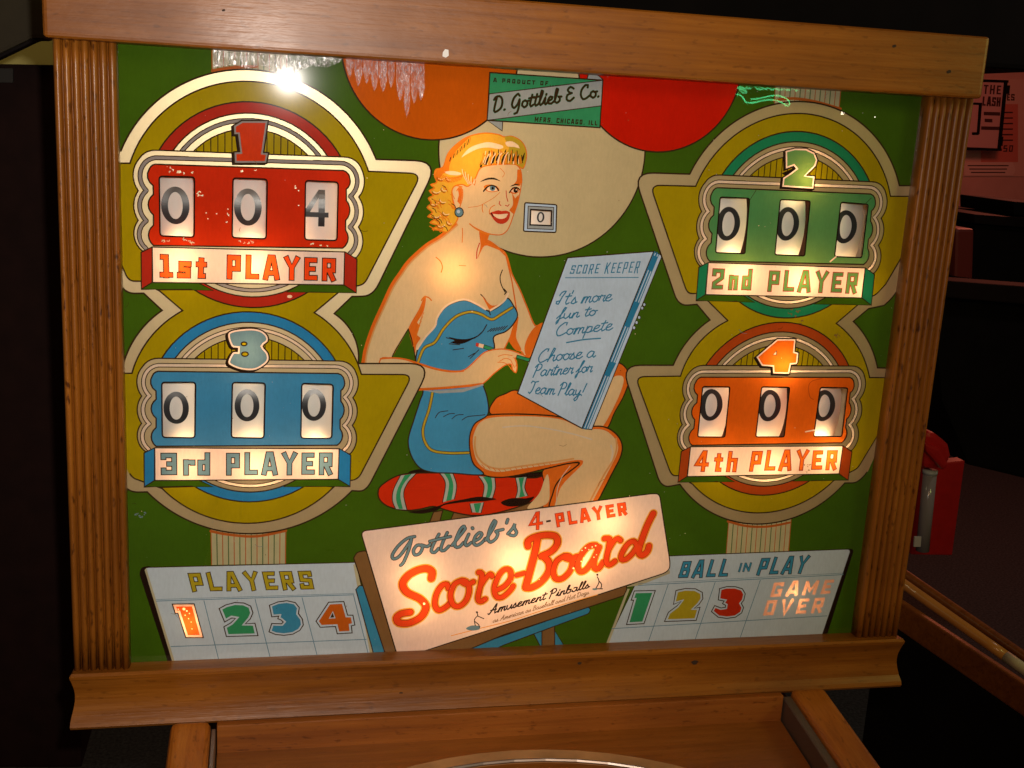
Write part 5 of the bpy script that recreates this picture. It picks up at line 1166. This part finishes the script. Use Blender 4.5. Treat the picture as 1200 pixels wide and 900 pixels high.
# red dispenser with a clear tube
rd = empty('red_dispenser', 'red plastic dispenser with a clear tube standing on the carpet', 'dispenser', at(1100, 650, 1.15))
M_rp = simple('red_plastic', (.50, .012, .010), .35, noise=.1)
slab_at('back_plate', [(1102, 543), (1131, 540), (1116, 651), (1068, 650), (1080, 548)], 1.16, .03, M_rp, rd, .003)
slab_at('hood', [(1085, 506), (1096, 507), (1112, 520), (1116, 534), (1108, 550), (1082, 549)], 1.10, .07, M_rp, rd, .012)
slab_at('spout', [(1084, 519), (1102, 526), (1112, 545), (1106, 552), (1086, 530)], 1.085, .02, M_rp, rd, .006)
tA, tB = at(1090, 553, 1.12), at(1081, 645, 1.12)
bm_obj('clear_tube', sweep([tA, tA.lerp(tB, .5), tB], .014, 16), simple('cloudy_plastic', (.32, .27, .28), .15, 0, .6), rd, True)
slab_at('white_label', [(1072, 629), (1080, 629), (1079, 641), (1071, 641)], 1.10, .004, simple('label_white', (.6, .55, .5), .5), rd, .0005)
bm_obj('tube_cap', sweep([tA + Vector((0, 0, .004)), tA - Vector((0, 0, .004))], .0155, 16), simple('pale_grey_cap', (.5, .5, .52), .3), rd, True)
# long wooden rails crossing behind at the lower right
def bar(name, a, c, Ya, Yc, rad, mat, par=None, seg=14):
    A, B_ = at(*a, Ya), at(*c, Yc); return bm_obj(name, sweep([A.lerp(B_, k / 10) for k in range(11)], rad, seg), mat, par, True)
tbx = empty('wooden_table', 'dark games table with a red brown rim behind the bottom rail', 'table', at(1130, 780, .4))
M_rim = wood('dark_red_wood', (.18, .045, .008), (.32, .09, .014), (.40, .13, .02), 'X', rough=.4)
A0, A1, B0, B1 = at(1040, 690, .62), at(1240, 822, .30), at(1040, 663, .66), at(1240, 792, .33)
def plank(name, p, q_, up, wd, mat, par):
    d = (q_ - p); s = Vector((d.y, -d.x, 0)).normalized() * wd; return bm_obj(name, prism([p, q_, q_ - Vector((0, 0, up)), p - Vector((0, 0, up))], s, .003, 2), mat, par)
plank('near_rim', A0, A1, .045, .012, M_rim, tbx); plank('side_panel', A0 - Vector((0, 0, .046)), A1 - Vector((0, 0, .046)), .5, .010, M_dk2, tbx)
bar('far_rim', (1040, 659), (1240, 797), .80, .48, .0085, M_rim, tbx)
c1_, c2_ = at(1030, 664, .66), at(1242, 814, .36)
cue = empty('cue_stick', 'orange brown cue stick with a pale tip lying along the table rim', 'cue stick', c2_)
cdir = c2_ - c1_; e_ = at(1181, 771, .66 + (.36 - .66) * (1181 - 1030) / 212)
tt = (e_ - c1_).length / cdir.length
bm_obj('shaft', sweep([c1_.lerp(c2_, tt * k / 8) for k in range(9)], .0085, 14), simple('orange_lacquered_wood', (.66, .27, .06), .3, 0, .4, noise=.12, scale=20), cue, True)
bm_obj('pale_tip', sweep([c1_.lerp(c2_, tt + (1 - tt) * k / 4) for k in range(5)], .0086, 14), simple('pale_tip', (.72, .62, .42), .4), cue, True)
# upper left: neighbouring machine's lid and a lit yellow panel behind it
nm_ = empty('neighbour_machine', 'black pinball head with a dull olive lid at the left edge', 'pinball machine', at(20, 400, .35))
slab_at('lid', [(-60, -40), (52, -40), (52, 46), (38, 45), (-60, 92)], .30, .05, simple('olive_brown_laminate', (.030, .024, .012), .7, spec=.2, noise=.15), nm_, .004)
slab_at('lid_edge', [(-60, 92), (38, 45), (41, 48), (-60, 97)], .295, .02, M_dk2, nm_, .001)
slab_at('body', [(-60, 74), (70, 76), (96, 900), (-60, 900)], .42, .3, simple('black_brown_side', (.012, .004, .003), .8, spec=.12, noise=.2), nm_, .004)
slab_at('grey_plate', [(-20, 80), (15, 80), (15, 97), (-20, 97)], .412, .006, simple('grey_plate', (.03, .025, .02), .7, spec=.2), nm_, .001)
tag(slab_at('yellow_panel', [(-60, 30), (80, 30), (80, 90), (-60, 90)], .80, .03, simple('dull_yellow_panel', (.42, .36, .10), .6), None, .002), 'dull yellow panel glimpsed behind the left post', 'panel')
# dried adhesive and peeled film along the top of the glass, catching the flash
m, nt, o = nodes('peeling_film'); tc = N(nt, 'ShaderNodeTexCoord'); mp = N(nt, 'ShaderNodeMapping'); mp.inputs['Scale'].default_value = (1, 1, .35); L(nt, tc.outputs['Object'], mp.inputs[0])
n = N(nt, 'ShaderNodeTexNoise'); n.inputs['Scale'].default_value = 330; n.inputs['Detail'].default_value = 5; n.inputs['Distortion'].default_value = 1.5; L(nt, mp.outputs[0], n.inputs['Vector'])
bp = N(nt, 'ShaderNodeBump'); bp.inputs['Strength'].default_value = 1; bp.inputs['Distance'].default_value = .0016; L(nt, n.outputs[0], bp.inputs['Height'])
g1 = N(nt, 'ShaderNodeBsdfGlossy'); g1.inputs['Roughness'].default_value = .16; L(nt, bp.outputs[0], g1.inputs['Normal']); df = N(nt, 'ShaderNodeBsdfDiffuse'); df.inputs[0].default_value = (.75, .62, .66, 1); tr = N(nt, 'ShaderNodeBsdfTransparent')
a1 = N(nt, 'ShaderNodeMixShader'); a1.inputs[0].default_value = .10; L(nt, df.outputs[0], a1.inputs[1]); L(nt, g1.outputs[0], a1.inputs[2])
a2 = N(nt, 'ShaderNodeMixShader'); L(nt, ramp(nt, n.outputs[0], [(.40, (.10,) * 3), (.62, (.42,) * 3)]), a2.inputs[0]); L(nt, tr.outputs[0], a2.inputs[1]); L(nt, a1.outputs[0], a2.inputs[2]); L(nt, a2.outputs[0], o.inputs[0]); M_film = m
random.seed(21)
M_film2 = M_film.copy(); M_film2.name = 'bright_film'
for nd in M_film2.node_tree.nodes:
    if nd.type == 'MIX_SHADER' and not nd.inputs[0].is_linked: nd.inputs[0].default_value = .45
def film(outline, Y=-.0046, mat=None):
    mesh_obj('peeling_film', [at(x, y, Y) for x, y in outline], [tuple(range(len(outline)))], mat or M_film, backglass)
for x, w, b1 in ((405, 9, 92), (415, 9, 101), (425, 9, 98), (434, 9, 107), (444, 9, 108), (454, 8, 103), (464, 9, 118), (473, 7, 137), (481, 8, 122), (489, 8, 118)):
    top = 60 + (x - 400) * .03
    film([(x, top), (x + w, top), (x + w + .5, b1 - 14), (x + w * .75, b1 - 4), (x + w * .5, b1), (x + w * .25, b1 - 7), (x + .5, b1 - 16)])
film([(250, 50), (402, 56), (400, 72), (384, 79), (366, 77), (352, 82), (345, 88), (338, 79), (322, 84), (306, 76), (290, 80), (272, 76), (250, 79)], -.0047, M_film2)
# ------------------------------------------------------------------ things behind the photographer that the glass mirrors
def neon_mat(name, c, k):
    m, nt, o = nodes(name); e = N(nt, 'ShaderNodeEmission'); e.inputs[0].default_value = (*c, 1); e.inputs[1].default_value = k; L(nt, e.outputs[0], o.inputs[0]); return m
NG = neon_mat('green_neon', (.10, 1, .30), 12); NG2 = neon_mat('dim_green_neon', (.12, .9, .30), 10)
ns = empty('neon_sign', 'green neon script sign mirrored at the top right of the glass', 'neon sign', mirror(905, 110, 2.3))
def tube(name, px_pts, r, mat, par): return bm_obj(name, sweep([mirror(x, y, 2.3) for x, y in cat(px_pts, step=1.5)], r, 6), mat, par, True)
def npx(s, x0, x1, y0, y1, slope=.06):
    tot = sum(SCR[c][0] for c in s); x = 0; out = []
    for c in s:
        for ln in SCR[c][1]: out.append([(x1 - (x + u_) / tot * (x1 - x0), y1 - v_ * (y1 - y0) + slope * (x1 - (x + u_) / tot * (x1 - x0) - x0)) for u_, v_ in ln])
        x += SCR[c][0]
    return out
for ln in npx('Mosuerg', 863, 946, 92, 104, .03): tube('letter_tube', ln, .0022, NG2, ns)
tube('swoosh_tube', [(861, 110.5), (865, 111), (869, 114), (872, 119), (880, 120.5), (895, 117.5), (908, 117.5), (916, 121), (921, 124), (924, 121), (922, 117), (914, 113), (905, 112), (890, 115), (878, 116.5)], .0021, NG, ns)
sl_ = empty('string_light', 'small warm lights on a cord behind the photographer, mirrored in the glass', 'string lights', mirror(340, 690, 1.6))
WS = neon_mat('small_warm_bulb', (1, .86, .66), 26)
for x, y, r in ((322, 643, .0034), (370, 690, .0036), (375.5, 737.5, .0040), (985, 133, .0032), (1023, 137, .0016), (337, 100, .0)):
    if r:
        bm = bmesh.new(); bmesh.ops.create_icosphere(bm, subdivisions=2, radius=r, matrix=Matrix.Translation(mirror(x, y, 1.6))); bm_obj('bulb', bm, WS, sl_, True)
